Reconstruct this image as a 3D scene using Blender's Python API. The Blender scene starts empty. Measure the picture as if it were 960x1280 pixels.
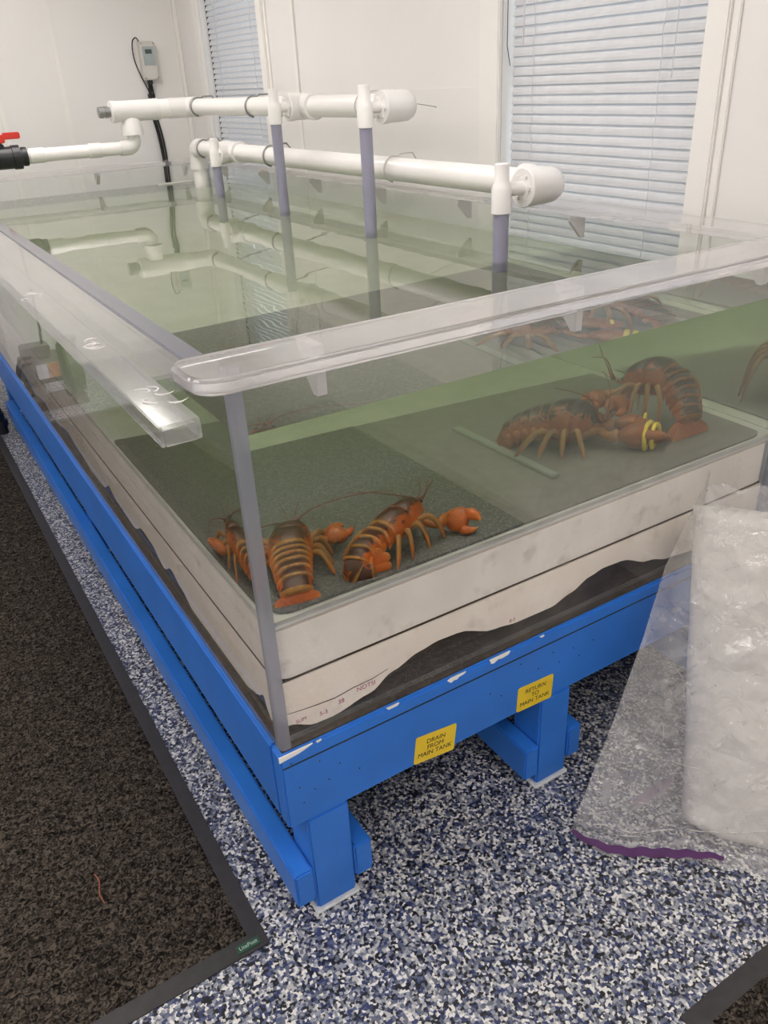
import bpy, bmesh, math, random
from mathutils import Vector, Matrix, noise as mnoise

random.seed(7)
sc = bpy.context.scene
COL = sc.collection
PI = math.pi

# ------------------------------------------------------------------ camera
def make_camera():
    cd = bpy.data.cameras.new('camera')
    cam = bpy.data.objects.new('camera', cd)
    COL.objects.link(cam)
    yaw, pit, rol = math.radians(30.396), math.radians(-28.377), math.radians(-3.0786)
    f = Vector((math.sin(yaw)*math.cos(pit), math.cos(yaw)*math.cos(pit), math.sin(pit)))
    r0 = Vector((math.cos(yaw), -math.sin(yaw), 0)); u0 = r0.cross(f)
    r = math.cos(rol)*r0 + math.sin(rol)*u0
    u = -math.sin(rol)*r0 + math.cos(rol)*u0
    m = Matrix((( r.x, u.x, -f.x), (r.y, u.y, -f.y), (r.z, u.z, -f.z))).to_4x4()
    m.translation = Vector((-0.34496, -0.99613, 1.48708))
    cam.matrix_world = m
    cd.sensor_fit = 'VERTICAL'; cd.sensor_height = 32.0
    cd.lens = 1000.5/1280.0*32.0
    cd.clip_start = 0.02; cd.clip_end = 60
    sc.camera = cam
make_camera()

# ------------------------------------------------------------------ world, view, cycles
w = bpy.data.worlds.new('sky'); sc.world = w; w.use_nodes = True
bg = w.node_tree.nodes['Background']
bg.inputs['Color'].default_value = (0.86, 0.93, 1.0, 1); bg.inputs['Strength'].default_value = 1.9
vs = sc.view_settings
vs.view_transform = 'Standard'; vs.look = 'None'; vs.gamma = 1; vs.use_curve_mapping = False
vs.exposure = 0.0
LAMP = 8.3            # ceiling panel strength
cy = sc.cycles
cy.use_denoising = True
try: cy.denoiser = 'OPENIMAGEDENOISE'
except Exception: pass
cy.max_bounces = 18; cy.diffuse_bounces = 6; cy.glossy_bounces = 8
cy.transmission_bounces = 16; cy.transparent_max_bounces = 40; cy.volume_bounces = 2
cy.caustics_reflective = True; cy.caustics_refractive = True
cy.sample_clamp_indirect = 6.0; cy.blur_glossy = 0.3

# ------------------------------------------------------------------ material helpers
def mat(name):
    m = bpy.data.materials.new(name); m.use_nodes = True
    nt = m.node_tree; nt.nodes.clear()
    out = nt.nodes.new('ShaderNodeOutputMaterial')
    return m, nt, out
def N(nt, t, **kw):
    n = nt.nodes.new(t)
    for k, v in kw.items():
        if k in n.inputs.keys(): n.inputs[k].default_value = v
        else: setattr(n, k, v)
    return n
def L(nt, a, b): nt.links.new(a, b)
def ramp(nt, fac, stops, interp='LINEAR'):
    r = nt.nodes.new('ShaderNodeValToRGB'); r.color_ramp.interpolation = interp
    e = r.color_ramp.elements
    while len(e) < len(stops): e.new(0.5)
    for i, (p, c) in enumerate(stops):
        e[i].position = p; e[i].color = (c[0], c[1], c[2], 1) if not isinstance(c, (int, float)) else (c, c, c, 1)
    if fac is not None: L(nt, fac, r.inputs[0])
    return r
def coords(nt, obj=True):
    t = nt.nodes.new('ShaderNodeTexCoord')
    return t.outputs['Object']
def simple(name, col, rough=0.5, vary=0.06, scale=12, metal=0.0, bump=0.0, bscale=200, spec=0.5, coat=0.0, alt=None):
    """Principled paint/plastic with soft procedural colour variation and fine relief."""
    m, nt, out = mat(name)
    p = N(nt, 'ShaderNodeBsdfPrincipled', Roughness=rough, Metallic=metal)
    p.inputs['Specular IOR Level'].default_value = spec
    if coat: p.inputs['Coat Weight'].default_value = coat
    co = coords(nt)
    nz = N(nt, 'ShaderNodeTexNoise', Scale=scale, Detail=5.0)
    L(nt, co, nz.inputs['Vector'])
    a = alt or tuple(c*(1-vary) for c in col); b = tuple(min(1, c*(1+vary)) for c in col)
    r = ramp(nt, nz.outputs['Fac'], [(0.3, a), (0.7, b)])
    L(nt, r.outputs[0], p.inputs['Base Color'])
    if bump:
        n2 = N(nt, 'ShaderNodeTexNoise', Scale=bscale, Detail=3.0); L(nt, co, n2.inputs['Vector'])
        bp = N(nt, 'ShaderNodeBump', Strength=bump, Distance=0.002)
        L(nt, n2.outputs['Fac'], bp.inputs['Height']); L(nt, bp.outputs[0], p.inputs['Normal'])
    L(nt, p.outputs[0], out.inputs[0])
    return m
def schlick(nt, f0, normal=None):
    lw = N(nt, 'ShaderNodeLayerWeight', Blend=0.5)
    if normal is not None: L(nt, normal, lw.inputs['Normal'])
    pw = N(nt, 'ShaderNodeMath', operation='POWER'); L(nt, lw.outputs['Facing'], pw.inputs[0]); pw.inputs[1].default_value = 5
    ml = N(nt, 'ShaderNodeMath', operation='MULTIPLY_ADD'); L(nt, pw.outputs[0], ml.inputs[0])
    ml.inputs[1].default_value = 1-f0; ml.inputs[2].default_value = f0
    return ml.outputs[0]
def clear_sheet(name, tint, f0=0.04, rough=0.02, haze=0.0, haze_col=(.8, .8, .8), bump=0.0, bscale=30):
    """thin clear sheet: straight-through transmission, Fresnel gloss, a little haze"""
    m, nt, out = mat(name)
    tr = N(nt, 'ShaderNodeBsdfTransparent'); tr.inputs[0].default_value = (*tint, 1)
    gl = N(nt, 'ShaderNodeBsdfGlossy', Roughness=rough); gl.inputs[0].default_value = (1, 1, 1, 1)
    nrm = None
    if bump:
        nz = N(nt, 'ShaderNodeTexNoise', Scale=bscale, Detail=4.0); L(nt, coords(nt), nz.inputs['Vector'])
        bp = N(nt, 'ShaderNodeBump', Strength=bump, Distance=0.01)
        L(nt, nz.outputs['Fac'], bp.inputs['Height']); nrm = bp.outputs[0]
        L(nt, nrm, gl.inputs['Normal'])
    base = tr.outputs[0]
    if haze:
        df = N(nt, 'ShaderNodeBsdfDiffuse'); df.inputs[0].default_value = (*haze_col, 1)
        tl = N(nt, 'ShaderNodeBsdfTranslucent'); tl.inputs[0].default_value = (*haze_col, 1)
        mh = N(nt, 'ShaderNodeMixShader'); mh.inputs[0].default_value = 0.4
        L(nt, df.outputs[0], mh.inputs[1]); L(nt, tl.outputs[0], mh.inputs[2])
        nz2 = N(nt, 'ShaderNodeTexNoise', Scale=9.0, Detail=4.0); L(nt, coords(nt), nz2.inputs['Vector'])
        mr = N(nt, 'ShaderNodeMapRange'); L(nt, nz2.outputs['Fac'], mr.inputs[0])
        mr.inputs[1].default_value = .3; mr.inputs[2].default_value = .7
        mr.inputs[3].default_value = haze*0.75; mr.inputs[4].default_value = haze*1.25
        m2 = N(nt, 'ShaderNodeMixShader'); L(nt, mr.outputs[0], m2.inputs[0])
        L(nt, base, m2.inputs[1]); L(nt, mh.outputs[0], m2.inputs[2]); base = m2.outputs[0]
    mx = N(nt, 'ShaderNodeMixShader'); L(nt, schlick(nt, f0, nrm), mx.inputs[0])
    L(nt, base, mx.inputs[1]); L(nt, gl.outputs[0], mx.inputs[2])
    L(nt, mx.outputs[0], out.inputs[0])
    return m

M = {}
M['wall'] = simple('wall_paint', (0.80, 0.785, 0.765), 0.45, 0.02, 2.0, bump=0.05, bscale=60)
M['trim'] = simple('trim_paint', (0.84, 0.82, 0.79), 0.35, 0.02, 4.0)
M['ceil'] = simple('ceiling_paint', (0.82, 0.80, 0.77), 0.8, 0.02, 3.0)
M['pvc'] = simple('white_pvc', (0.86, 0.84, 0.82), 0.28, 0.015, 6.0)
M['pvc_fit'] = simple('white_pvc_fitting', (0.80, 0.785, 0.77), 0.3, 0.02, 8.0)
M['grey_pipe'] = simple('grey_purple_pvc', (0.30, 0.295, 0.385), 0.3, 0.05, 14.0)
M['blue'] = simple('blue_paint', (0.028, 0.180, 0.65), 0.36, 0.10, 5.0, bump=0.12, bscale=90)
M['black'] = simple('black_plastic', (0.012, 0.013, 0.017), 0.35, 0.2, 20)
M['black_soft'] = simple('black_rubber', (0.015, 0.014, 0.014), 0.6, 0.2, 20)
M['red'] = simple('red_plastic', (0.62, 0.035, 0.02), 0.35, 0.1, 20)
M['grey_metal'] = simple('grey_metal', (0.33, 0.33, 0.33), 0.35, 0.1, 30, metal=0.7)
M['box_grey'] = simple('controller_plastic', (0.62, 0.60, 0.56), 0.45, 0.03, 20)
M['panel_teal'] = simple('controller_panel', (0.36, 0.41, 0.41), 0.4, 0.05, 20)
M['lcd'] = simple('lcd_glass', (0.07, 0.09, 0.08), 0.2, 0.05, 20)
M['chip'] = simple('bare_chip', (0.85, 0.83, 0.80), 0.6, 0.03, 60)
M['pad'] = simple('white_foot_pad', (0.68, 0.70, 0.72), 0.6, 0.1, 60)
M['yellow'] = simple('yellow_label', (0.85, 0.60, 0.03), 0.4, 0.04, 30)
M['ink'] = simple('black_ink', (0.02, 0.02, 0.015), 0.5, 0.1, 30)
M['magenta'] = simple('magenta_ink', (0.45, 0.10, 0.22), 0.7, 0.3, 60)
M['green_lbl'] = simple('green_label', (0.015, 0.075, 0.045), 0.5, 0.1, 60)
M['lbl_white'] = simple('label_white', (0.45, 0.55, 0.48), 0.5, 0.1, 60)
M['mat_border'] = simple('vinyl_border', (0.032, 0.030, 0.031), 0.5, 0.15, 40, bump=0.1, bscale=300)
M['brown_ply'] = simple('dark_plywood', (0.060, 0.040, 0.028), 0.7, 0.35, 18, bump=0.2, bscale=70)
M['floor_plate'] = simple('white_floor_plate', (0.60, 0.58, 0.55), 0.5, 0.08, 14)
M['divider'] = simple('grey_divider', (0.30, 0.31, 0.28), 0.4, 0.06, 30)
M['roll'] = simple('milky_poly', (0.82, 0.79, 0.75), 0.4, 0.05, 7, bump=0.4, bscale=22)
M['purple'] = simple('purple_zip', (0.085, 0.02, 0.115), 0.35, 0.15, 40)
M['pump_green'] = simple('pump_green', (0.05, 0.075, 0.045), 0.45, 0.1, 20)
M['pump_grey'] = simple('pump_motor_grey', (0.16, 0.15, 0.135), 0.5, 0.15, 20)
M['orange_lbl'] = simple('orange_sticker', (0.55, 0.20, 0.08), 0.5, 0.1, 30)
M['brass'] = simple('brass', (0.5, 0.32, 0.10), 0.35, 0.1, 30, metal=0.8)
M['band'] = simple('yellow_rubber', (0.95, 0.72, 0.06), 0.5, 0.05, 60)
M['eye'] = simple('lobster_eye', (0.01, 0.008, 0.006), 0.15, 0.1, 60)
M['antenna'] = simple('antenna', (0.20, 0.055, 0.03), 0.5, 0.3, 60)
M['thread'] = simple('red_thread', (0.35, 0.10, 0.05), 0.6, 0.2, 60)
M['acrylic'] = clear_sheet('clear_acrylic', (0.975, 0.985, 0.98), 0.04, 0.015)
M['haze'] = clear_sheet('hazy_acrylic', (0.93, 0.94, 0.94), 0.035, 0.10, haze=0.17, haze_col=(.72, .70, .69))
def m_film():
    m, nt, out = mat('poly_film')
    co = coords(nt)
    n1 = N(nt, 'ShaderNodeTexNoise', Scale=7.0, Detail=5.0, Distortion=1.6); L(nt, co, n1.inputs['Vector'])
    v1 = N(nt, 'ShaderNodeTexVoronoi', Scale=15.0, feature='DISTANCE_TO_EDGE'); v1.feature = 'DISTANCE_TO_EDGE'
    vm = N(nt, 'ShaderNodeVectorMath', operation='MULTIPLY_ADD'); L(nt, n1.outputs['Color'], vm.inputs[0]); vm.inputs[1].default_value = (.12, .12, .12); L(nt, co, vm.inputs[2])
    L(nt, vm.outputs[0], v1.inputs['Vector'])
    mn = N(nt, 'ShaderNodeMath', operation='MINIMUM'); L(nt, v1.outputs['Distance'], mn.inputs[0]); mn.inputs[1].default_value = .16
    ad = N(nt, 'ShaderNodeMath', operation='MULTIPLY_ADD'); L(nt, mn.outputs[0], ad.inputs[0]); ad.inputs[1].default_value = 0.35; L(nt, n1.outputs['Fac'], ad.inputs[2])
    bp = N(nt, 'ShaderNodeBump', Strength=0.9, Distance=0.02); L(nt, ad.outputs[0], bp.inputs['Height'])
    tr = N(nt, 'ShaderNodeBsdfTransparent'); tr.inputs[0].default_value = (.95, .95, .95, 1)
    df = N(nt, 'ShaderNodeBsdfDiffuse'); df.inputs[0].default_value = (.86, .84, .83, 1); L(nt, bp.outputs[0], df.inputs['Normal'])
    n2 = N(nt, 'ShaderNodeTexNoise', Scale=26.0, Detail=8.0, Distortion=.5); L(nt, co, n2.inputs['Vector'])
    mr = N(nt, 'ShaderNodeMapRange'); L(nt, n2.outputs['Fac'], mr.inputs[0])
    mr.inputs[1].default_value = .35; mr.inputs[2].default_value = .75; mr.inputs[3].default_value = .20; mr.inputs[4].default_value = .36
    a = N(nt, 'ShaderNodeMixShader'); L(nt, mr.outputs[0], a.inputs[0]); L(nt, tr.outputs[0], a.inputs[1]); L(nt, df.outputs[0], a.inputs[2])
    gl = N(nt, 'ShaderNodeBsdfGlossy', Roughness=0.14); L(nt, bp.outputs[0], gl.inputs['Normal'])
    b = N(nt, 'ShaderNodeMixShader'); L(nt, schlick(nt, 0.10), b.inputs[0]); L(nt, a.outputs[0], b.inputs[1]); L(nt, gl.outputs[0], b.inputs[2])
    L(nt, b.outputs[0], out.inputs[0]); return m
M['film'] = m_film()
M['pane'] = clear_sheet('window_glass', (0.95, 0.97, 0.97), 0.04, 0.01)

def m_glass(name, ior, col=(1, 1, 1), rough=0.0):
    m, nt, out = mat(name)
    g = N(nt, 'ShaderNodeBsdfGlass', IOR=ior, Roughness=rough); g.inputs[0].default_value = (*col, 1)
    L(nt, g.outputs[0], out.inputs[0]); return m
def m_rim():
    m, nt, out = mat('solid_acrylic')
    g = N(nt, 'ShaderNodeBsdfGlass', IOR=1.49, Roughness=0.06); g.inputs[0].default_value = (0.985, 0.98, 0.985, 1)
    df = N(nt, 'ShaderNodeBsdfDiffuse'); df.inputs[0].default_value = (.85, .83, .825, 1)
    nz = N(nt, 'ShaderNodeTexNoise', Scale=7.0, Detail=4.0); L(nt, coords(nt), nz.inputs['Vector'])
    mr = N(nt, 'ShaderNodeMapRange'); L(nt, nz.outputs['Fac'], mr.inputs[0])
    mr.inputs[1].default_value = .3; mr.inputs[2].default_value = .7; mr.inputs[3].default_value = .10; mr.inputs[4].default_value = .20
    mx = N(nt, 'ShaderNodeMixShader'); L(nt, mr.outputs[0], mx.inputs[0]); L(nt, g.outputs[0], mx.inputs[1]); L(nt, df.outputs[0], mx.inputs[2])
    L(nt, mx.outputs[0], out.inputs[0]); return m
M['rim'] = m_rim()

def m_water():
    m, nt, out = mat('tank_water')
    g = N(nt, 'ShaderNodeBsdfGlass', IOR=1.333, Roughness=0.0); g.inputs[0].default_value = (1, 1, 1, 1)
    geo = N(nt, 'ShaderNodeNewGeometry'); sx = N(nt, 'ShaderNodeSeparateXYZ'); L(nt, geo.outputs['Normal'], sx.inputs[0])
    gt = N(nt, 'ShaderNodeMath', operation='GREATER_THAN'); L(nt, sx.outputs['Z'], gt.inputs[0]); gt.inputs[1].default_value = 0.7
    ms = N(nt, 'ShaderNodeMath', operation='MULTIPLY'); L(nt, gt.outputs[0], ms.inputs[0]); ms.inputs[1].default_value = 0.022
    nz = N(nt, 'ShaderNodeTexNoise', Scale=7.0, Detail=1.5); L(nt, coords(nt), nz.inputs['Vector'])
    bp = N(nt, 'ShaderNodeBump', Distance=0.02); L(nt, ms.outputs[0], bp.inputs['Strength'])
    L(nt, nz.outputs['Fac'], bp.inputs['Height']); L(nt, bp.outputs[0], g.inputs['Normal'])
    L(nt, g.outputs[0], out.inputs['Surface'])
    ab = N(nt, 'ShaderNodeVolumeAbsorption', Density=1.4); ab.inputs[0].default_value = (0.58, 0.70, 0.42, 1)
    sca = N(nt, 'ShaderNodeVolumeScatter', Density=0.19); sca.inputs[0].default_value = (0.78, 0.86, 0.68, 1)
    ad = N(nt, 'ShaderNodeAddShader'); L(nt, ab.outputs[0], ad.inputs[0]); L(nt, sca.outputs[0], ad.inputs[1])
    L(nt, ad.outputs[0], out.inputs['Volume'])
    return m
M['water'] = m_water()

def m_post():
    """bonded acrylic corner: blue-grey, half clear"""
    m, nt, out = mat('acrylic_corner_bond')
    df = N(nt, 'ShaderNodeBsdfDiffuse'); df.inputs[0].default_value = (0.40, 0.40, 0.455, 1)
    tl = N(nt, 'ShaderNodeBsdfTranslucent'); tl.inputs[0].default_value = (0.55, 0.555, 0.61, 1)
    a = N(nt, 'ShaderNodeMixShader'); a.inputs[0].default_value = 0.5
    L(nt, df.outputs[0], a.inputs[1]); L(nt, tl.outputs[0], a.inputs[2])
    tr = N(nt, 'ShaderNodeBsdfTransparent'); tr.inputs[0].default_value = (0.9, 0.92, 0.96, 1)
    b = N(nt, 'ShaderNodeMixShader'); b.inputs[0].default_value = 0.45
    L(nt, a.outputs[0], b.inputs[1]); L(nt, tr.outputs[0], b.inputs[2])
    gl = N(nt, 'ShaderNodeBsdfGlossy', Roughness=0.08)
    c = N(nt, 'ShaderNodeMixShader'); L(nt, schlick(nt, 0.05), c.inputs[0])
    L(nt, b.outputs[0], c.inputs[1]); L(nt, gl.outputs[0], c.inputs[2]); L(nt, c.outputs[0], out.inputs[0])
    return m
M['post'] = m_post()

def m_gusset():
    m, nt, out = mat('gusset_glare_white')  # white colour stands in for light glaring in the gussets' acrylic edges
    df = N(nt, 'ShaderNodeBsdfDiffuse'); df.inputs[0].default_value = (0.9, 0.88, 0.87, 1)
    tl = N(nt, 'ShaderNodeBsdfTranslucent'); tl.inputs[0].default_value = (0.9, 0.88, 0.87, 1)
    a = N(nt, 'ShaderNodeMixShader'); a.inputs[0].default_value = 0.4
    L(nt, df.outputs[0], a.inputs[1]); L(nt, tl.outputs[0], a.inputs[2])
    gl = N(nt, 'ShaderNodeBsdfGlossy', Roughness=0.2)
    c = N(nt, 'ShaderNodeMixShader'); L(nt, schlick(nt, 0.06), c.inputs[0])
    L(nt, a.outputs[0], c.inputs[1]); L(nt, gl.outputs[0], c.inputs[2]); L(nt, c.outputs[0], out.inputs[0])
    return m
M['gusset'] = m_gusset()

def m_flake():
    m, nt, out = mat('flake_epoxy')
    p = N(nt, 'ShaderNodeBsdfPrincipled', Roughness=0.32)
    co = coords(nt)
    nz = N(nt, 'ShaderNodeTexNoise', Scale=150.0, Detail=2.0); L(nt, co, nz.inputs['Vector'])
    vm = N(nt, 'ShaderNodeVectorMath', operation='MULTIPLY_ADD'); L(nt, nz.outputs['Color'], vm.inputs[0])
    vm.inputs[1].default_value = (0.006, 0.006, 0); L(nt, co, vm.inputs[2])
    v = N(nt, 'ShaderNodeTexVoronoi', Scale=175.0, Randomness=1.0); v.voronoi_dimensions = '3D'; v.distance = 'CHEBYCHEV'
    L(nt, vm.outputs[0], v.inputs['Vector'])
    sp = N(nt, 'ShaderNodeSeparateColor'); L(nt, v.outputs['Color'], sp.inputs[0])
    r = ramp(nt, sp.outputs[0], [(0.0, (0.008, 0.009, 0.014)), (0.22, (0.030, 0.042, 0.125)), (0.36, (0.095, 0.115, 0.20)),
                                 (0.46, (0.29, 0.31, 0.36)), (0.60, (0.48, 0.48, 0.475)), (0.73, (0.74, 0.73, 0.70)), (0.87, (0.14, 0.15, 0.19))], 'CONSTANT')
    L(nt, r.outputs[0], p.inputs['Base Color'])
    bp = N(nt, 'ShaderNodeBump', Strength=0.35, Distance=0.001); L(nt, sp.outputs[1], bp.inputs['Height'])
    L(nt, bp.outputs[0], p.inputs['Normal'])
    L(nt, p.outputs[0], out.inputs[0])
    return m
M['flake'] = m_flake()

def m_carpet(name, a, b, scale):
    m, nt, out = mat(name)
    p = N(nt, 'ShaderNodeBsdfPrincipled', Roughness=0.95); p.inputs['Specular IOR Level'].default_value = 0.1
    co = coords(nt)
    nz = N(nt, 'ShaderNodeTexNoise', Scale=scale, Detail=1.6, Distortion=1.3); L(nt, co, nz.inputs['Vector'])
    r = ramp(nt, nz.outputs['Fac'], [(0.36, a), (0.52, tuple((x+y)/2.6 for x, y in zip(a, b))), (0.66, b)])
    L(nt, r.outputs[0], p.inputs['Base Color'])
    bp = N(nt, 'ShaderNodeBump', Strength=0.9, Distance=0.006); L(nt, nz.outputs['Fac'], bp.inputs['Height'])
    L(nt, bp.outputs[0], p.inputs['Normal']); L(nt, p.outputs[0], out.inputs[0])
    return m
M['carpet'] = m_carpet('carpet_pile', (0.005, 0.0042, 0.0038), (0.105, 0.086, 0.068), 105)
M['tank_mat'] = m_carpet('tank_mat_dark', (0.15, 0.145, 0.138), (0.29, 0.28, 0.265), 160)
M['tank_panel'] = simple('tank_mat_grey', (0.225, 0.205, 0.193), 0.6, 0.12, 25)

def m_foam(name, c1, c2, stain):
    m, nt, out = mat(name)
    p = N(nt, 'ShaderNodeBsdfPrincipled', Roughness=0.8)
    co = coords(nt)
    n1 = N(nt, 'ShaderNodeTexNoise', Scale=9.0, Detail=6.0); L(nt, co, n1.inputs['Vector'])
    r1 = ramp(nt, n1.outputs['Fac'], [(0.3, c1), (0.7, c2)])
    n2 = N(nt, 'ShaderNodeTexNoise', Scale=24.0, Detail=8.0); L(nt, co, n2.inputs['Vector'])
    r2 = ramp(nt, n2.outputs['Fac'], [(0.57, 0.0), (0.78, 0.55)])
    mx = N(nt, 'ShaderNodeMixRGB'); L(nt, r2.outputs[0], mx.inputs[0]); L(nt, r1.outputs[0], mx.inputs[1])
    mx.inputs[2].default_value = (*stain, 1)
    L(nt, mx.outputs[0], p.inputs['Base Color'])
    n3 = N(nt, 'ShaderNodeTexNoise', Scale=120.0, Detail=3.0); L(nt, co, n3.inputs['Vector'])
    bp = N(nt, 'ShaderNodeBump', Strength=0.25, Distance=0.002); L(nt, n3.outputs['Fac'], bp.inputs['Height'])
    L(nt, bp.outputs[0], p.inputs['Normal']); L(nt, p.outputs[0], out.inputs[0])
    return m
M['foam'] = m_foam('white_foam', (0.78, 0.70, 0.645), (0.90, 0.82, 0.765), (0.48, 0.41, 0.33))
M['foam2'] = m_foam('cream_foam', (0.90, 0.77, 0.68), (0.95, 0.86, 0.79), (0.64, 0.50, 0.42))

def m_slat():
    m, nt, out = mat('white_slat')
    p = N(nt, 'ShaderNodeBsdfPrincipled', Roughness=0.4); p.inputs['Base Color'].default_value = (0.80, 0.80, 0.80, 1)
    nz = N(nt, 'ShaderNodeTexNoise', Scale=30.0, Detail=2.0); L(nt, coords(nt), nz.inputs['Vector'])
    r = ramp(nt, nz.outputs['Fac'], [(0.3, (0.66, 0.665, 0.68)), (0.7, (0.72, 0.725, 0.74))]); L(nt, r.outputs[0], p.inputs['Base Color'])
    tl = N(nt, 'ShaderNodeBsdfTranslucent'); tl.inputs[0].default_value = (0.75, 0.8, 0.88, 1)
    mx = N(nt, 'ShaderNodeMixShader'); mx.inputs[0].default_value = 0.13
    L(nt, p.outputs[0], mx.inputs[1]); L(nt, tl.outputs[0], mx.inputs[2]); L(nt, mx.outputs[0], out.inputs[0])
    return m
M['slat'] = m_slat()

def m_lobster(name, orange, dark, gold):
    m, nt, out = mat(name)
    p = N(nt, 'ShaderNodeBsdfPrincipled', Roughness=0.33)
    at = N(nt, 'ShaderNodeAttribute'); at.attribute_name = 'pig'
    sp = N(nt, 'ShaderNodeSeparateColor'); L(nt, at.outputs['Color'], sp.inputs[0])
    co = coords(nt)
    nz = N(nt, 'ShaderNodeTexNoise', Scale=55.0, Detail=7.0, Distortion=1.2); L(nt, co, nz.inputs['Vector'])
    ad = N(nt, 'ShaderNodeMath', operation='MULTIPLY_ADD'); L(nt, nz.outputs['Fac'], ad.inputs[0]); ad.inputs[1].default_value = 1.7
    L(nt, sp.outputs[0], ad.inputs[2])
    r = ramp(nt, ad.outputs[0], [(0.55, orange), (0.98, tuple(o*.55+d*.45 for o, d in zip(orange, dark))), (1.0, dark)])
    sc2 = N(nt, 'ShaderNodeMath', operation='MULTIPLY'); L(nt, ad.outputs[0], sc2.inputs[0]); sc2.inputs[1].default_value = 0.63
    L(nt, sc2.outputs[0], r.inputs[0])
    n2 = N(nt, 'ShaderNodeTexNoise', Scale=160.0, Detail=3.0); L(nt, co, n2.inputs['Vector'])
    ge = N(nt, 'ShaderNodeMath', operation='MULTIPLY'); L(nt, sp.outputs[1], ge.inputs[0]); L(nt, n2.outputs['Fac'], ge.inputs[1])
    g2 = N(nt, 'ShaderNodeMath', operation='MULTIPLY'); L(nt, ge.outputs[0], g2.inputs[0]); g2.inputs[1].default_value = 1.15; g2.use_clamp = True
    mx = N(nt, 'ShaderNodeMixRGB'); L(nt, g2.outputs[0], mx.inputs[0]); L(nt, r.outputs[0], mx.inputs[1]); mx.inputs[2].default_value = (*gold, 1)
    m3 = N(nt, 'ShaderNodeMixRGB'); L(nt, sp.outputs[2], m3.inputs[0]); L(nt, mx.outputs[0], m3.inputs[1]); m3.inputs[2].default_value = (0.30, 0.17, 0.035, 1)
    L(nt, m3.outputs[0], p.inputs['Base Color'])
    bp = N(nt, 'ShaderNodeBump', Strength=0.5, Distance=0.002); L(nt, n2.outputs['Fac'], bp.inputs['Height'])
    L(nt, bp.outputs[0], p.inputs['Normal']); L(nt, p.outputs[0], out.inputs[0])
    return m
M['lob'] = m_lobster('lobster_shell', (0.64, 0.125, 0.008), (0.075, 0.018, 0.005), (0.80, 0.38, 0.07))
M['lob_dark'] = m_lobster('lobster_shell_dark', (0.40, 0.105, 0.022), (0.028, 0.013, 0.008), (0.50, 0.22, 0.06))

def m_emit(name, col, s):
    m, nt, out = mat(name)
    e = N(nt, 'ShaderNodeEmission', Strength=s); e.inputs[0].default_value = (*col, 1)
    L(nt, e.outputs[0], out.inputs[0]); return m
M['lamp'] = m_emit('lamp_diffuser', (1.0, 0.94, 0.905), LAMP)

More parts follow.
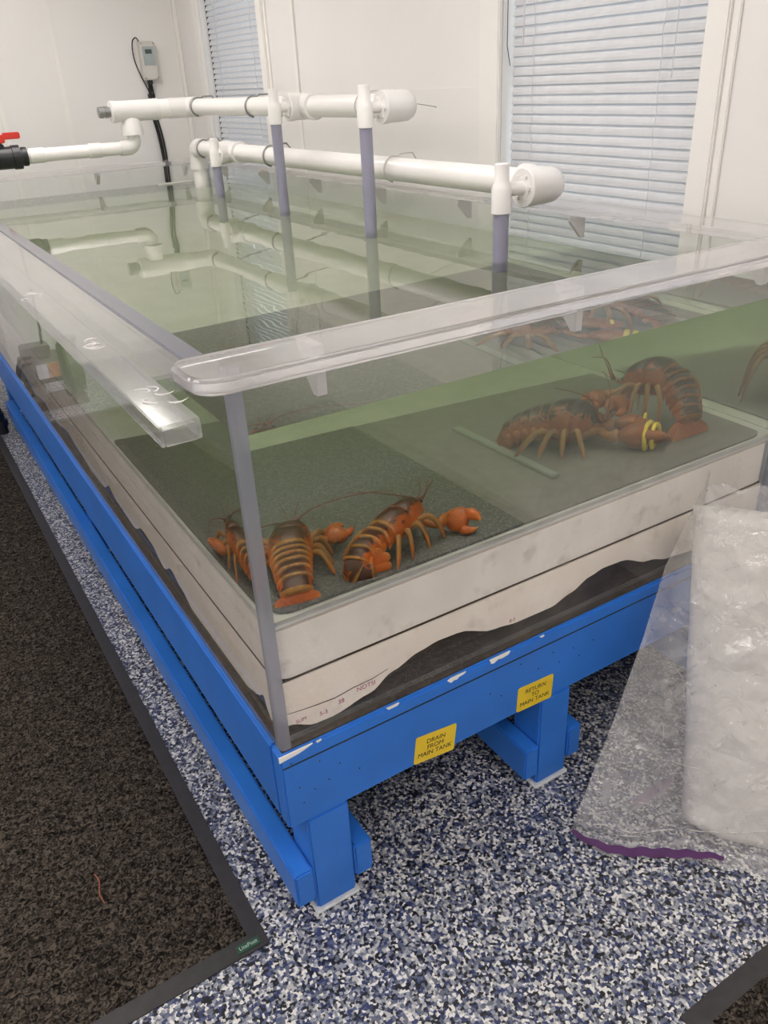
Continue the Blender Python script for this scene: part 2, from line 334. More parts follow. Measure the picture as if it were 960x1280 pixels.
# ------------------------------------------------------------------ mesh helpers
class MB:
    def __init__(self): self.v = []; self.f = []; self.c = []
    def add(self, vs, fs, col=None):
        b = len(self.v); self.v += [tuple(x) for x in vs]; self.f += [tuple(i+b for i in q) for q in fs]
        self.c += (col if isinstance(col, list) else [col or (0, 0)]*len(vs)); return self
    def box(self, x0, x1, y0, y1, z0, z1):
        vs = [(x, y, z) for z in (z0, z1) for y in (y0, y1) for x in (x0, x1)]
        return self.add(vs, [(0, 2, 3, 1), (4, 5, 7, 6), (0, 1, 5, 4), (2, 6, 7, 3), (0, 4, 6, 2), (1, 3, 7, 5)])
    def obox(self, c, ax, ay, az, hx, hy, hz):
        c = Vector(c)
        vs = [c+ax*hx*i+ay*hy*j+az*hz*k for k in (-1, 1) for j in (-1, 1) for i in (-1, 1)]
        return self.add(vs, [(0, 2, 3, 1), (4, 5, 7, 6), (0, 1, 5, 4), (2, 6, 7, 3), (0, 4, 6, 2), (1, 3, 7, 5)])
    def tube(self, pts, rad, n=16, cap=True, flat=None, col=None):
        """swept tube; rad scalar or list; flat=(axis Vector, factor) flattens along an axis"""
        pts = [Vector(p) for p in pts]; k = len(pts)
        rad = [rad]*k if isinstance(rad, (int, float)) else rad
        t0 = (pts[1]-pts[0]).normalized()
        up = Vector((0, 0, 1)) if abs(t0.z) < 0.9 else Vector((1, 0, 0))
        s = t0.cross(up).normalized(); vs = []
        for i, p in enumerate(pts):
            t = ((pts[min(i+1, k-1)]-p).normalized() + (p-pts[max(i-1, 0)]).normalized())
            t = t.normalized() if t.length > 1e-6 else t0
            s = (s - t*s.dot(t)).normalized(); u = s.cross(t)
            for j in range(n):
                a = 2*PI*j/n; d = s*math.cos(a)+u*math.sin(a)
                if flat: d = d - flat[0]*d.dot(flat[0])*(1-flat[1])
                vs.append(p+d*rad[i])
        fs = [(i*n+j, i*n+(j+1) % n, (i+1)*n+(j+1) % n, (i+1)*n+j) for i in range(k-1) for j in range(n)]
        if cap: fs += [tuple(range(n-1, -1, -1)), tuple((k-1)*n+j for j in range(n))]
        c = None
        if col is not None: c = [col]*len(vs) if not isinstance(col, list) else [col[i] for i in range(k) for j in range(n)]
        return self.add(vs, fs, c)
    def lathe(self, origin, axis, prof, n=28):
        """prof: list of (distance along axis, radius)"""
        o = Vector(origin); a = Vector(axis).normalized()
        s = a.orthogonal().normalized(); u = a.cross(s); vs = []
        for d, r in prof:
            for j in range(n):
                q = 2*PI*j/n; vs.append(o+a*d+(s*math.cos(q)+u*math.sin(q))*max(r, 1e-5))
        k = len(prof)
        fs = [(i*n+j, i*n+(j+1) % n, (i+1)*n+(j+1) % n, (i+1)*n+j) for i in range(k-1) for j in range(n)]
        fs += [tuple(range(n-1, -1, -1)), tuple((k-1)*n+j for j in range(n))]
        return self.add(vs, fs)
    def prism(self, poly, axis, a, b):
        """extrude a 2-D polygon along an axis ('x','y','z')"""
        mk = {'z': lambda p, t: (p[0], p[1], t), 'y': lambda p, t: (p[0], t, p[1]), 'x': lambda p, t: (t, p[0], p[1])}[axis]
        n = len(poly)
        vs = [mk(p, a) for p in poly]+[mk(p, b) for p in poly]
        return self.add(vs, [tuple(range(n-1, -1, -1)), tuple(range(n, 2*n))]+[(i, (i+1) % n, n+(i+1) % n, n+i) for i in range(n)])
    def ellipsoid(self, c, ax, ay, az, nu=14, nv=10, col=None):
        c = Vector(c); vs = []
        for i in range(nv+1):
            th = PI*i/nv
            for j in range(nu):
                ph = 2*PI*j/nu
                vs.append(c+ax*(math.sin(th)*math.cos(ph))+ay*(math.sin(th)*math.sin(ph))+az*math.cos(th))
        fs = [(i*nu+j, i*nu+(j+1) % nu, (i+1)*nu+(j+1) % nu, (i+1)*nu+j) for i in range(nv) for j in range(nu)]
        return self.add(vs, fs, [col or (0, 0)]*len(vs))
    def build(self, name, m, parent=None, smooth=False, bevel=0.0, seg=2, pig=False, autosmooth=None, loc=None):
        me = bpy.data.meshes.new(name)
        me.from_pydata(self.v, [], self.f)
        if pig:
            ca = me.attributes.new('pig', 'FLOAT_COLOR', 'POINT')
            ca.data.foreach_set('color', [x for c in self.c for x in (c[0], c[1], c[2] if len(c) > 2 else 0, 1)])
        bm = bmesh.new(); bm.from_mesh(me)
        if not pig: bmesh.ops.remove_doubles(bm, verts=bm.verts, dist=1e-6)
        bmesh.ops.recalc_face_normals(bm, faces=bm.faces)
        if bevel:
            ed = [e for e in bm.edges if len(e.link_faces) == 2 and e.calc_face_angle(0) > 0.5]
            bmesh.ops.bevel(bm, geom=ed, offset=bevel, segments=seg, affect='EDGES', clamp_overlap=True)
        for f in bm.faces: f.smooth = bool(smooth or autosmooth)
        if autosmooth:
            for e in bm.edges:
                if len(e.link_faces) == 2 and e.calc_face_angle(0) > autosmooth: e.smooth = False
        bm.to_mesh(me); bm.free()
        me.materials.append(m)
        o = bpy.data.objects.new(name, me); COL.objects.link(o)
        if parent is not None:
            o.parent = parent; o.matrix_parent_inverse = Matrix.Translation(-parent.location) if loc is None else Matrix()
        return o
def shared(name, me, parent, loc=(0, 0, 0), rot=None):
    o = bpy.data.objects.new(name, me); COL.objects.link(o); o.parent = parent
    o.location = Vector(loc) - parent.location
    if rot is not None: o.rotation_euler = rot
    return o
def tag(o, label=None, cat=None, group=None, kind=None):
    if label: o['label'] = label
    if cat: o['category'] = cat
    if group: o['group'] = group
    if kind: o['kind'] = kind
    return o
def empty(name, loc, label, cat, group=None):
    o = bpy.data.objects.new(name, None); COL.objects.link(o); o.location = loc
    o.empty_display_size = 0.05
    return tag(o, label, cat, group)
def struct(name, mb, m, **kw):
    return tag(mb.build(name, m, **kw), kind='structure')
def text(name, body, size, m, parent, mw, extrude=0.0002, offset=0.0, space=1.0):
    cu = bpy.data.curves.new(name, 'FONT'); cu.body = body; cu.size = size
    cu.align_x = 'CENTER'; cu.align_y = 'CENTER'; cu.extrude = extrude; cu.offset = offset
    cu.space_line = space
    cu.materials.append(m)
    tmp = bpy.data.objects.new(name+'_curve', cu)
    COL.objects.link(tmp); bpy.context.view_layer.update()
    me = bpy.data.meshes.new_from_object(tmp.evaluated_get(bpy.context.evaluated_depsgraph_get()))
    bpy.data.objects.remove(tmp); bpy.data.curves.remove(cu)
    if not me.materials: me.materials.append(m)
    o = bpy.data.objects.new(name, me); COL.objects.link(o); o.parent = parent
    o.matrix_basis = mw
    o.matrix_parent_inverse = Matrix()
    return o
def frame(o, x, y, z):
    m = Matrix(((x[0], y[0], z[0], o[0]), (x[1], y[1], z[1], o[1]), (x[2], y[2], z[2], o[2]), (0, 0, 0, 1)))
    return m
def rrect(x0, x1, y0, y1, r, n=6):
    r = r if isinstance(r, (list, tuple)) else [r]*4
    out = []
    for (cx, cy, a0), rr in zip(((x1, y1, 0), (x0, y1, PI/2), (x0, y0, PI), (x1, y0, 1.5*PI)), r):
        sx = -1 if cx == x1 else 1; sy = -1 if cy == y1 else 1
        if rr < 1e-5: out.append((cx, cy)); continue
        for i in range(n+1):
            a = a0+PI/2*i/n
            out.append((cx+sx*rr+rr*math.cos(a), cy+sy*rr+rr*math.sin(a)))
    return out
def arc(c, a, b, r, a0, a1, n):
    c = Vector(c); a = Vector(a); b = Vector(b)
    return [c+(a*math.cos(a0+(a1-a0)*i/n)+b*math.sin(a0+(a1-a0)*i/n))*r for i in range(n+1)]
def catmull(P, per=6):
    P = [Vector(p) for p in P]; out = []
    for i in range(len(P)-1):
        p0 = P[max(i-1, 0)]; p1 = P[i]; p2 = P[i+1]; p3 = P[min(i+2, len(P)-1)]
        for k in range(per):
            t = k/per
            out.append(0.5*((2*p1)+(p2-p0)*t+(2*p0-5*p1+4*p2-p3)*t*t+(3*p1-p0-3*p2+p3)*t**3))
    out.append(P[-1]); return out
X, Y, Z = Vector((1, 0, 0)), Vector((0, 1, 0)), Vector((0, 0, 1))

# ------------------------------------------------------------------ room
RX0, RX1, RY0, RY1, RZ = -2.3, 1.5, -2.6, 4.2, 2.45
struct('floor', MB().box(RX0-.1, RX1+.12, RY0-.1, RY1+.1, -0.06, 0.0), M['flake'])
struct('ceiling', MB().box(RX0-.1, RX1+.12, RY0-.1, RY1+.1, RZ, RZ+.08), M['ceil'])
struct('wall_back', MB().box(RX0-.1, RX1+.12, RY1, RY1+.1, 0, RZ), M['wall'])
struct('wall_left', MB().box(RX0-.1, RX0, RY0, RY1, 0, RZ), M['wall'])
struct('wall_front', MB().box(RX0-.1, RX1+.12, RY0-.1, RY0, 0, RZ), M['wall'])
WINS = [(0.49, 1.262, 0.86, 2.12), (3.062, 3.825, 0.86, 2.12)]
wr = MB()
ys = [RY0] + [q for a in WINS for q in a[:2]] + [RY1]
for a, b in ((ys[0], ys[1]), (ys[2], ys[3]), (ys[4], ys[5])): wr.box(RX1, RX1+.12, a, b, 0, RZ)
for y0, y1, z0, z1 in WINS:
    wr.box(RX1, RX1+.12, y0, y1, 0, z0); wr.box(RX1, RX1+.12, y0, y1, z1, RZ)
struct('wall_right', wr, M['wall'])
# lower wall sheet between the windows and wall battens
t = 1
for mb in (MB().box(RX1-.004, RX1, 1.372, 2.96, 0.02, 1.449),):
    struct('trim_%d' % t, mb, M['wall']); t += 1
for x in (0.445, 0.79, -0.15, -0.75):
    struct('trim_%d' % t, MB().box(x-.011, x+.011, RY1-.009, RY1, 0.1, RZ), M['trim'], bevel=.002); t += 1
struct('trim_%d' % t, MB().box(RX1-.022, RX1, RY1-.022, RY1, 0.1, RZ), M['trim'], bevel=.004); t += 1
struct('trim_%d' % t, MB().box(RX1-.009, RX1, 2.69, 2.712, 0.1, RZ), M['trim'], bevel=.002); t += 1
struct('baseboard_back', MB().box(RX0, RX1, RY1-.014, RY1, 0, .1), M['trim'], bevel=.003)
struct('baseboard_left', MB().box(RX0, RX0+.014, RY0, RY1, 0, .1), M['trim'], bevel=.003)
struct('baseboard_right', MB().box(RX1-.014, RX1, RY0, RY1, 0, .1), M['trim'], bevel=.003)

for wi, (y0, y1, z0, z1) in enumerate(WINS):
    win = empty('window_%d' % (wi+1), (RX1, (y0+y1)/2, z0), None, None); win['kind'] = 'structure'
    cw0, cw1 = (0.066, 0.098) if wi == 0 else (0.062, 0.075)
    for a, b, c, d in ((y0-cw0, y0, z0-.07, z1+.07), (y1, y1+cw1, z0-.07, z1+.07)):
        MB().box(RX1-.018, RX1, a, b, c, d).build('casing', M['trim'], win, bevel=.004)
    MB().box(RX1-.016, RX1, y0, y1, z1, z1+.07).build('casing', M['trim'], win, bevel=.003)
    MB().box(RX1-.035, RX1+.1, y0, y1, z0-.025, z0).build('sill', M['trim'], win, bevel=.004)
    MB().box(RX1-.008, RX1, y0-cw0-.022, y0-cw0, z0-.07, z1+.07).build('backband', M['trim'], win, bevel=.002)
    fr = MB()
    for a, b, c, d in ((y0, y0+.03, z0, z1), (y1-.03, y1, z0, z1), (y0, y1, z0, z0+.03), (y0, y1, z1-.03, z1), (y0, y1, 1.47, 1.5)):
        fr.box(RX1+.075, RX1+.1, a, b, c, d)
    fr.build('sash', M['trim'], win)
    MB().box(RX1+.085, RX1+.089, y0+.02, y1-.02, z0+.02, z1-.02).build('pane', M['pane'], win)
    # blind
    bl = empty('window_blind', (RX1+.035, (y0+y1)/2, z1), 
               'wide white slatted blind closed in the window behind the pipe elbow' if wi == 0 else
               'narrow white slatted blind in the far window beside the room corner', 'window blind', 'slatted window blinds')
    MB().box(RX1+.012, RX1+.055, y0+.012, y1-.012, z1-.045, z1).build('headrail', M['slat'], bl, bevel=.003)
    pitch = 0.0268; W2 = 0.0166
    ang = math.radians(70 if wi == 0 else 62)
    mb = MB(); ns = 4
    prof = []
    for k in range(ns+1):
        u_ = -W2+2*W2*k/ns; h_ = 0.0024*(1-(u_/W2)**2)
        prof.append((u_, h_))
    ring = prof + [(u_, h_-.0016) for u_, h_ in reversed(prof)]
    poly = [(u_*math.cos(ang)-h_*math.sin(ang), u_*math.sin(ang)+h_*math.cos(ang)) for u_, h_ in ring]
    # poly is (x,z); the upper edge leans to the outside so the room sees the smooth face
    hw = (y1-y0)/2-.014
    vs = [(p[0], -hw, p[1]) for p in poly]+[(p[0], hw, p[1]) for p in poly]
    n = len(poly)
    mb.add(vs, [tuple(range(n-1, -1, -1)), tuple(range(n, 2*n))]+[(i, (i+1) % n, n+(i+1) % n, n+i) for i in range(n)])
    first = mb.build('slat', M['slat'], bl, loc=0)
    zs = z1-.065; k = 0
    rr = random.Random(3+wi)
    while zs > z0+.035:
        o = first if k == 0 else shared('slat', first.data, bl)
        o.location = (0, 0, zs-z1)
        o.rotation_euler = (rr.uniform(-.0025, .0025), rr.uniform(-.05, .05), 0)
        zs -= pitch; k += 1
    MB().box(RX1+.02, RX1+.05, y0+.012, y1-.012, zs, zs+.02).build('bottom_rail', M['slat'], bl, bevel=.003)
    for fy in (0.16, 0.80) if wi == 0 else (0.2, 0.8):
        yy = y1-(y1-y0)*fy
        pts = [(RX1+.019+.003*math.sin(i*1.7), yy+.002*math.sin(i*2.3), z1-.04-(z1-.04-zs)*i/40) for i in range(41)]
        MB().tube(pts, .0013, 6).build('ladder_cord', M['slat'], bl)
    if wi == 0:
        MB().tube([(RX1+.008, y1-.085, z1-.05), (RX1+.006, y1-.09, 1.62), (RX1+.008, y1-.085, 1.555)], .0022, 6).build('lift_cord', M['slat'], bl)
        MB().tube([(RX1+.008, y0+.10, z1-.05), (RX1+.006, y0+.102, 1.6), (RX1+.008, y0+.105, 1.455)], .0016, 6).build('lift_cord', M['slat'], bl)
        MB().tube([(RX1+.006, y1-.012, z1-.05), (RX1+.006, y1-.014, 1.56), (RX1+.006, y1-.03, 1.505)], .0012, 6).build('lift_cord', M['black_soft'], bl)
    else:
        MB().box(RX1+.034, RX1+.045, y1-.0110, y1-.0050, z0+.01, z1-.01).build('side_gap_shade', M['black_soft'], bl)  # black strip stands in for the shade in the gap between blind and jamb

# ceiling lights
for i, (lx, ly) in enumerate(((-1.3, -1.4), (0.5, -1.4), (-1.3, 0.6), (0.45, 0.75), (-1.3, 2.6), (0.45, 2.9))):
    t_ = empty('ceiling_light', (lx, ly, RZ-.03), 'flush ceiling light panel over the ' + ('walkway side, ' if lx < 0 else 'tank side, ') + ('near the viewer' if ly < 0 else 'in the middle' if ly < 2 else 'by the back wall'), 'ceiling light', 'ceiling light panels')
    f_ = MB()
    for a, b, c, d in ((lx-.32, lx+.32, ly-.62, ly-.6), (lx-.32, lx+.32, ly+.6, ly+.62), (lx-.32, lx-.3, ly-.6, ly+.6), (lx+.3, lx+.32, ly-.6, ly+.6)):
        f_.box(a, b, c, d, RZ-.035, RZ-.001)
    f_.build('frame', M['trim'], t_)
    MB().box(lx-.3, lx+.3, ly-.6, ly+.6, RZ-.025, RZ-.015).build('diffuser', M['lamp'], t_)

# ------------------------------------------------------------------ blue tank stand
SX1, SY1 = 1.352, 3.62
ZT, ZB = 0.448, 0.2666
stand = empty('tank_stand', (SX1/2, SY1/2, 0), 'blue painted timber stand under the glass lobster tank', 'stand')
def plank(name, a, b, c, d, e, f): return MB().box(a, b, c, d, e, f).build(name, M['blue'], stand, bevel=.004)
plank('front_beam', 0, SX1, 0, .038, ZB, ZT)
plank('back_beam', 0, SX1, SY1-.038, SY1, ZB, ZT)
plank('left_beam', 0, .038, .0385, SY1-.0385, ZB, ZT)
plank('right_beam', SX1-.038, SX1, .0385, SY1-.0385, ZB, ZT)
for i in range(1, 5): plank('joist', .039, SX1-.039, SY1*i/5-.019, SY1*i/5+.019, ZB, ZT-.02)
for yy in (0.0005, 1.73, SY1-.095):
    for xx in (.036, .6146, 1.226):
        plank('leg', xx, xx+.089, yy, yy+.089, .010, ZB-.0008)
        MB().box(xx-.006, xx+.095, yy-.006, yy+.095, 0.0, .0095).build('foot_pad', M['pad'], stand, bevel=.003)
for xx in (-.006, .1265, .575, .7055, 1.187, 1.3165):
    plank('lower_rail', xx, xx+.0405, -.002, 3.34, .045, .134)
# routed groove line under the top edge of the front beam
MB().box(.004, SX1-.004, -.0012, .001, ZT-.030, ZT-.0275).build('groove', M['ink'], stand)
# nail heads
rr = random.Random(11)
nails = [(.03, .36), (.06, .338), (.035, .318), (.09, .345), (.115, .372), (.155, .335), (.075, .40), (.02, .425), (.13, .418),
         (.47, .36), (.50, .34), (.60, .365), (.66, .355), (.70, .375), (.72, .345), (.64, .39), (.76, .37), (.55, .40)]
nm = MB().lathe((0, 0, 0), (0, -1, 0), [(-.001, .0018), (.0006, .0018), (.0008, .001)], 8)
n0 = nm.build('nail', M['brown_ply'], stand, loc=0)
for i, (nx, nz_) in enumerate(nails):
    o = n0 if i == 0 else shared('nail', n0.data, stand)
    o.location = Vector((nx, 0, nz_))-stand.location
# paint chips on the top front edge
def chip(pts, nm='paint_chip'):
    mb = MB(); n = len(pts)
    mb.add([(x, -.0011, z) for x, z in pts]+[(x, .002, z) for x, z in pts],
           [tuple(range(n)), tuple(range(2*n-1, n-1, -1))]+[(i, n+i, n+(i+1) % n, (i+1) % n) for i in range(n)])
    return mb.build(nm, M['chip'], stand)
chip([(-.001, .449), (.028, .4492), (.066, .4492), (.052, .4445), (.036, .441), (.02, .4395), (.006, .4385), (-.001, .437)])
chip([(.073, .4485), (.084, .4488), (.08, .446), (.074, .4455)])
chip([(.222, .4488), (.25, .449), (.246, .445), (.226, .4445)])
chip([(.363, .446), (.372, .449), (.408, .449), (.402, .446), (.39, .4445), (.385, .4405), (.378, .442), (.37, .439)])
chip([(.468, .4485), (.52, .449), (.515, .443), (.50, .4405), (.488, .4425), (.478, .4375), (.47, .439)])
chip([(.60, .4485), (.612, .4488), (.608, .446), (.602, .4462)])
# yellow labels
for cx, cz, hh, tilt, body in ((.330, .2995, .034, -7, 'DRAIN\nFROM\nMAIN TANK'), (.594, .3005, .0325, -3, 'RETURN\nTO\nMAIN TANK')):
    ca, sa = math.cos(math.radians(tilt)), math.sin(math.radians(tilt))
    ax = Vector((ca, 0, sa)); az = Vector((-sa, 0, ca)); c = Vector((cx, -.0008, cz))
    pts = rrect(-.050, .050, -hh, hh, .005)
    mb = MB(); n = len(pts)
    mb.add([c+ax*p[0]+az*p[1]-Y*.0003 for p in pts]+[c+ax*p[0]+az*p[1]+Y*.0006 for p in pts],
           [tuple(range(n)), tuple(range(2*n-1, n-1, -1))]+[(i, n+i, n+(i+1) % n, (i+1) % n) for i in range(n)])
    lb = mb.build('label', M['yellow'], stand)
    lb['label'] = 'yellow label reading ' + body.replace('\n', ' ')
    text('lettering', body, .0155, M['ink'], lb, frame(c-Y*.0007, ax, az, ax.cross(az)), .0001, 0.0, 1.0)

# ------------------------------------------------------------------ tank
TX0, TY0, TX1, TY1 = .008, .008, 1.345, 3.60
TH = .015; ZTOP = 1.135
ZW = 1.0456
tank = empty('lobster_tank', ((TX0+TX1)/2, (TY0+TY1)/2, ZT), 'large clear acrylic tank of greenish water holding lobsters on the blue stand', 'tank')
g = .0004
MB().box(TX0+.02, TX1-.02, TY0, TY0+TH, ZT+.0038, ZTOP).build('front_panel', M['acrylic'], tank)
MB().box(TX0+.02, TX1-.02, TY1-TH, TY1, ZT+.0038, ZTOP).build('back_panel', M['acrylic'], tank)
MB().box(TX0, TX0+TH, TY0+.02, TY1-.02, ZT+.0038, ZTOP).build('left_panel', M['acrylic'], tank)
MB().box(TX1-TH, TX1, TY0+.02, TY1-.02, ZT+.0038, ZTOP).build('right_panel', M['acrylic'], tank)
for cx, cy_, sx, sy in ((TX0, TY0, 1, 1), (TX1, TY0, -1, 1), (TX0, TY1, 1, -1), (TX1, TY1, -1, -1)):
    # rounded bonded corner, L-shaped with a radius outside
    r_ = .010
    out_ = [(cx+sx*.02, cy_)]+[(cx+sx*(r_-r_*math.sin(a)), cy_+sy*(r_-r_*math.cos(a))) for a in [PI/2*i/5 for i in range(6)]]+[(cx, cy_+sy*.02)]
    poly = out_+[(cx+sx*TH, cy_+sy*.02), (cx+sx*.02, cy_+sy*TH)]
    MB().prism(poly, 'z', ZT+.0038, ZTOP).build('corner_bond', M['post'], tank, autosmooth=.6)
# skirt foot strip of clear acrylic lying on the stand, inside which boards sit
MB().box(TX0+.02, TX1-.02, TY0+TH+g, TY0+TH+.006, ZT+.0038, ZT+.012).build('foot_strip', M['haze'], tank)
MB().box(TX0+TH+g, TX0+TH+.006, TY0+.03, TY1-.03, ZT+.0038, ZT+.012).build('foot_strip', M['haze'], tank)
# rims
MB().prism(rrect(-.052, 1.40, -.045, .078, [.02, .03, .045, .045]), 'z', ZTOP+g, ZTOP+.025).build('front_rim', M['rim'], tank, bevel=.006, seg=3, autosmooth=.7)
MB().box(1.285, 1.40, .080, 3.52, ZTOP+g, ZTOP+.02).build('right_rim', M['rim'], tank, bevel=.004, autosmooth=.7)
MB().box(-.05, 1.40, 3.522, 3.66, ZTOP+g, ZTOP+.022).build('back_rim', M['rim'], tank, bevel=.004, autosmooth=.7)
MB().box(-.012, .023, .080, 3.52, ZTOP+g, ZTOP+.008).build('left_rim', M['post'], tank, bevel=.002)
def gusset(p, inward, along, h=.058, wd=.055, th=.018):
    p = Vector(p); i_ = Vector(inward); a_ = Vector(along)
    tri = [p, p+i_*wd, p+i_*wd-Z*.012, p+i_*.012-Z*h, p-Z*h]
    vs = [q-a_*th/2 for q in tri]+[q+a_*th/2 for q in tri]; n = 5
    MB().add(vs, [(4, 3, 2, 1, 0), (5, 6, 7, 8, 9)]+[(i, (i+1) % n, n+(i+1) % n, n+i) for i in range(n)]).build('gusset', M['gusset'], tank, bevel=.001)
for gx in (.158, .672, 1.19): gusset((gx, TY0+TH, ZTOP), (0, 1, 0), (1, 0, 0))
for gy in (.69, 1.20, 1.72, 2.24, 2.76, 3.28): gusset((TX1-TH, gy, ZTOP), (-1, 0, 0), (0, 1, 0), th=.012)
for gx in (.2, .73, 1.2): gusset((gx, TY1-TH, ZTOP), (0, -1, 0), (1, 0, 0))
# floor plate and foam boards under it
MB().box(TX0+TH+.0008, TX1-TH-.0008, TY0+TH+.0008, TY1-TH-.0008, .697, .7125).build('floor_plate', M['floor_plate'], tank)
MB().prism(rrect(TX0+TH+.002, TX1-TH-.002, TY0+TH+.002, TY1-TH-.002, .03), 'z', .5835, .6965).build('foam_board', M['foam'], tank, bevel=.006, autosmooth=.6)
# wavy lower foam sheet, four edge strips with hand-cut wavy lower edges
FW = [(.024, .505), (.034, .487), (.09, .464), (.122, .463), (.204, .478), (.255, .505), (.318, .524), (.36, .530), (.406, .528), (.5, .497), (.561, .489), (.651, .488),
      (.706, .503), (.76, .524), (.80, .531), (.851, .529), (.946, .496), (1.013, .478), (1.1, .470), (1.2, .49), (1.32, .48)]
LW = [(.024, .53), (.07, .520), (.085, .458), (.095, .47), (.11, .50), (.14, .482), (.15, .475), (.2, .462), (.30, .463), (.42, .463), (.50, .463), (.57, .487), (.63, .505), (.70, .475), (.78, .505), (.85, .51),
      (.95, .475), (1.10, .485), (1.18, .505), (1.26, .47), (1.4, .465), (1.55, .48), (1.7, .50), (1.9, .47), (2.1, .49), (2.3, .465), (2.5, .5), (2.8, .47), (3.0, .5), (3.3, .465), (3.57, .48)]
def wavy(P, plane):
    P2 = []
    for i in range(len(P)-1):
        for k in range(5):
            u_ = k/5; s_ = u_*u_*(3-2*u_)
            P2.append((P[i][0]+(P[i+1][0]-P[i][0])*u_, P[i][1]+(P[i+1][1]-P[i][1])*s_))
    P2.append(P[-1])
    mb = MB(); n = len(P2); d0 = TY0+TH+.003; d1 = d0+.028
    vs = []
    for a, z in P2:
        for d, zz in ((d0, z), (d0, .5790), (d1, .5790), (d1, z+.004)):
            vs.append((a, d, zz) if plane == 'front' else (d, a, zz))
    fs = [(4*i+j, 4*i+(j+1) % 4, 4*(i+1)+(j+1) % 4, 4*(i+1)+j) for i in range(n-1) for j in range(4)]
    fs += [(0, 1, 2, 3), (4*n-4, 4*n-3, 4*n-2, 4*n-1)]
    return mb.add(vs, fs)
fs_ = wavy(FW, 'front').build('wavy_foam_sheet', M['foam2'], tank)
wavy([(a if a > .06 else a+.03, z) for a, z in LW][1:], 'left').build('wavy_foam_sheet', M['foam2'], tank)
MB().box(TX0+TH+.05, TX1-TH-.03, TY0+TH+.05, TY1-TH-.03, ZT+.0038, .5788).build('plywood_core', M['brown_ply'], tank)
MB().box(.039, SX1-.039, .039, SY1-.039, ZT-.014, ZT-.0005).build('deck', M['brown_ply'], stand)
MB().box(TX0+.001, TX1-.001, TY0+.001, TY1-.001, ZT+.0004, ZT+.0034).build('underlay', M['brown_ply'], tank)
MB().box(TX0+TH+.009, TX1-TH-.009, TY0+TH+.007, TY0+TH+.03, .5793, .5832).build('seam_filler', M['brown_ply'], tank)
MB().box(TX0+TH+.0035, TX0+TH+.03, TY0+TH+.031, TY1-TH-.009, .5793, .5832).build('seam_filler', M['brown_ply'], tank)
# crack and print on the foam sheet
cr = [(.035, .513), (.08, .507), (.13, .503), (.17, .508), (.21, .509), (.245, .516)]
MB().tube([(x, TY0+TH+.0026, z) for x, z in cr], [.0004, .0008, .001, .0009, .0008, .0004], 5).build('crack', M['brown_ply'], fs_)
for s_, x_, z_, sz in (('SLIM', .060, .487, .011), ('5-3', .105, .481, .013), ('38', .142, .489, .014), ('NOTSI', .196, .4985, .014), ('8-S', .545, .5, .012)):
    text('print', s_, sz, M['magenta'], fs_, frame((x_, TY0+TH+.0025, z_), X, Z, -Y), .0002, 0.0)

# water
rw = .010
wb = MB().prism(rrect(TX0+TH-g, TX1-TH+g, TY0+TH-g, TY1-TH+g, rw, 5), 'z', .705, ZW)
water = wb.build('water', M['water'], None, autosmooth=.6)
tag(water, 'still greenish water filling the clear acrylic tank', 'water', kind='stuff')

# mats on the tank floor
m1 = MB().prism(rrect(.046, .570, .036, .965, [.003, .003, .035, .003]), 'z', .7127, .7185).build('tank_mat', M['tank_mat'], None)
tag(m1, 'dark textured mat on the tank floor under the two nearest lobsters', 'mat')
m2 = MB().prism(rrect(.5715, 1.296, .036, .965, [.003, .003, .003, .045]), 'z', .7127, .7165).build('tank_mat', M['tank_panel'], None)
tag(m2, 'smooth grey mat on the tank floor under the banded lobster', 'mat')
dv = MB().box(.742, .766, .225, .745, .7168, .7245).build('divider_strip', M['divider'], None, bevel=.002)
tag(dv, 'pale grey flat strip lying on the tank floor left of the banded lobster', 'strip')

# cover strip lying along the left side
cs = empty('acrylic_cover_strip', (-.097, 1.5, 1.12), 'long hazy clear acrylic cover strip lying along the left rim of the tank', 'cover strip')
Y0s, Y1s = -.12, 3.45
MB().prism([(-.127, 1.119), (-.122, 1.119), (-.122, 1.1405), (-.081, 1.1405), (-.081, 1.119), (-.076, 1.119), (-.076, 1.146), (-.127, 1.146)], 'y', Y0s, Y1s).build('channel', M['haze'], cs, bevel=.0015)
MB().box(-.1215, -.0815, Y0s, Y0s+.005, 1.119, 1.140).build('end_cap', M['haze'], cs, bevel=.001)
MB().box(-.0755, -.0125, .082, Y1s, 1.134, 1.140).build('flat_plate', M['haze'], cs, bevel=.001)
sq = random.Random(5)
for (bx, by) in ((-.10, -.02), (-.10, .30), (-.112, .72)):
    for k in range(5):
        a = sq.uniform(0, 2*PI); p0 = Vector((bx+sq.uniform(-.014, .014), by+sq.uniform(-.03, .03), 1.1467))
        pts = [p0+Vector((math.cos(a+q*.5), math.sin(a+q*.5), 0))*.006*q for q in range(5)]
        MB().tube(pts, [.0004, .0009, .0012, .0009, .0004], 6).build('glue_drip', M['gusset'], cs)

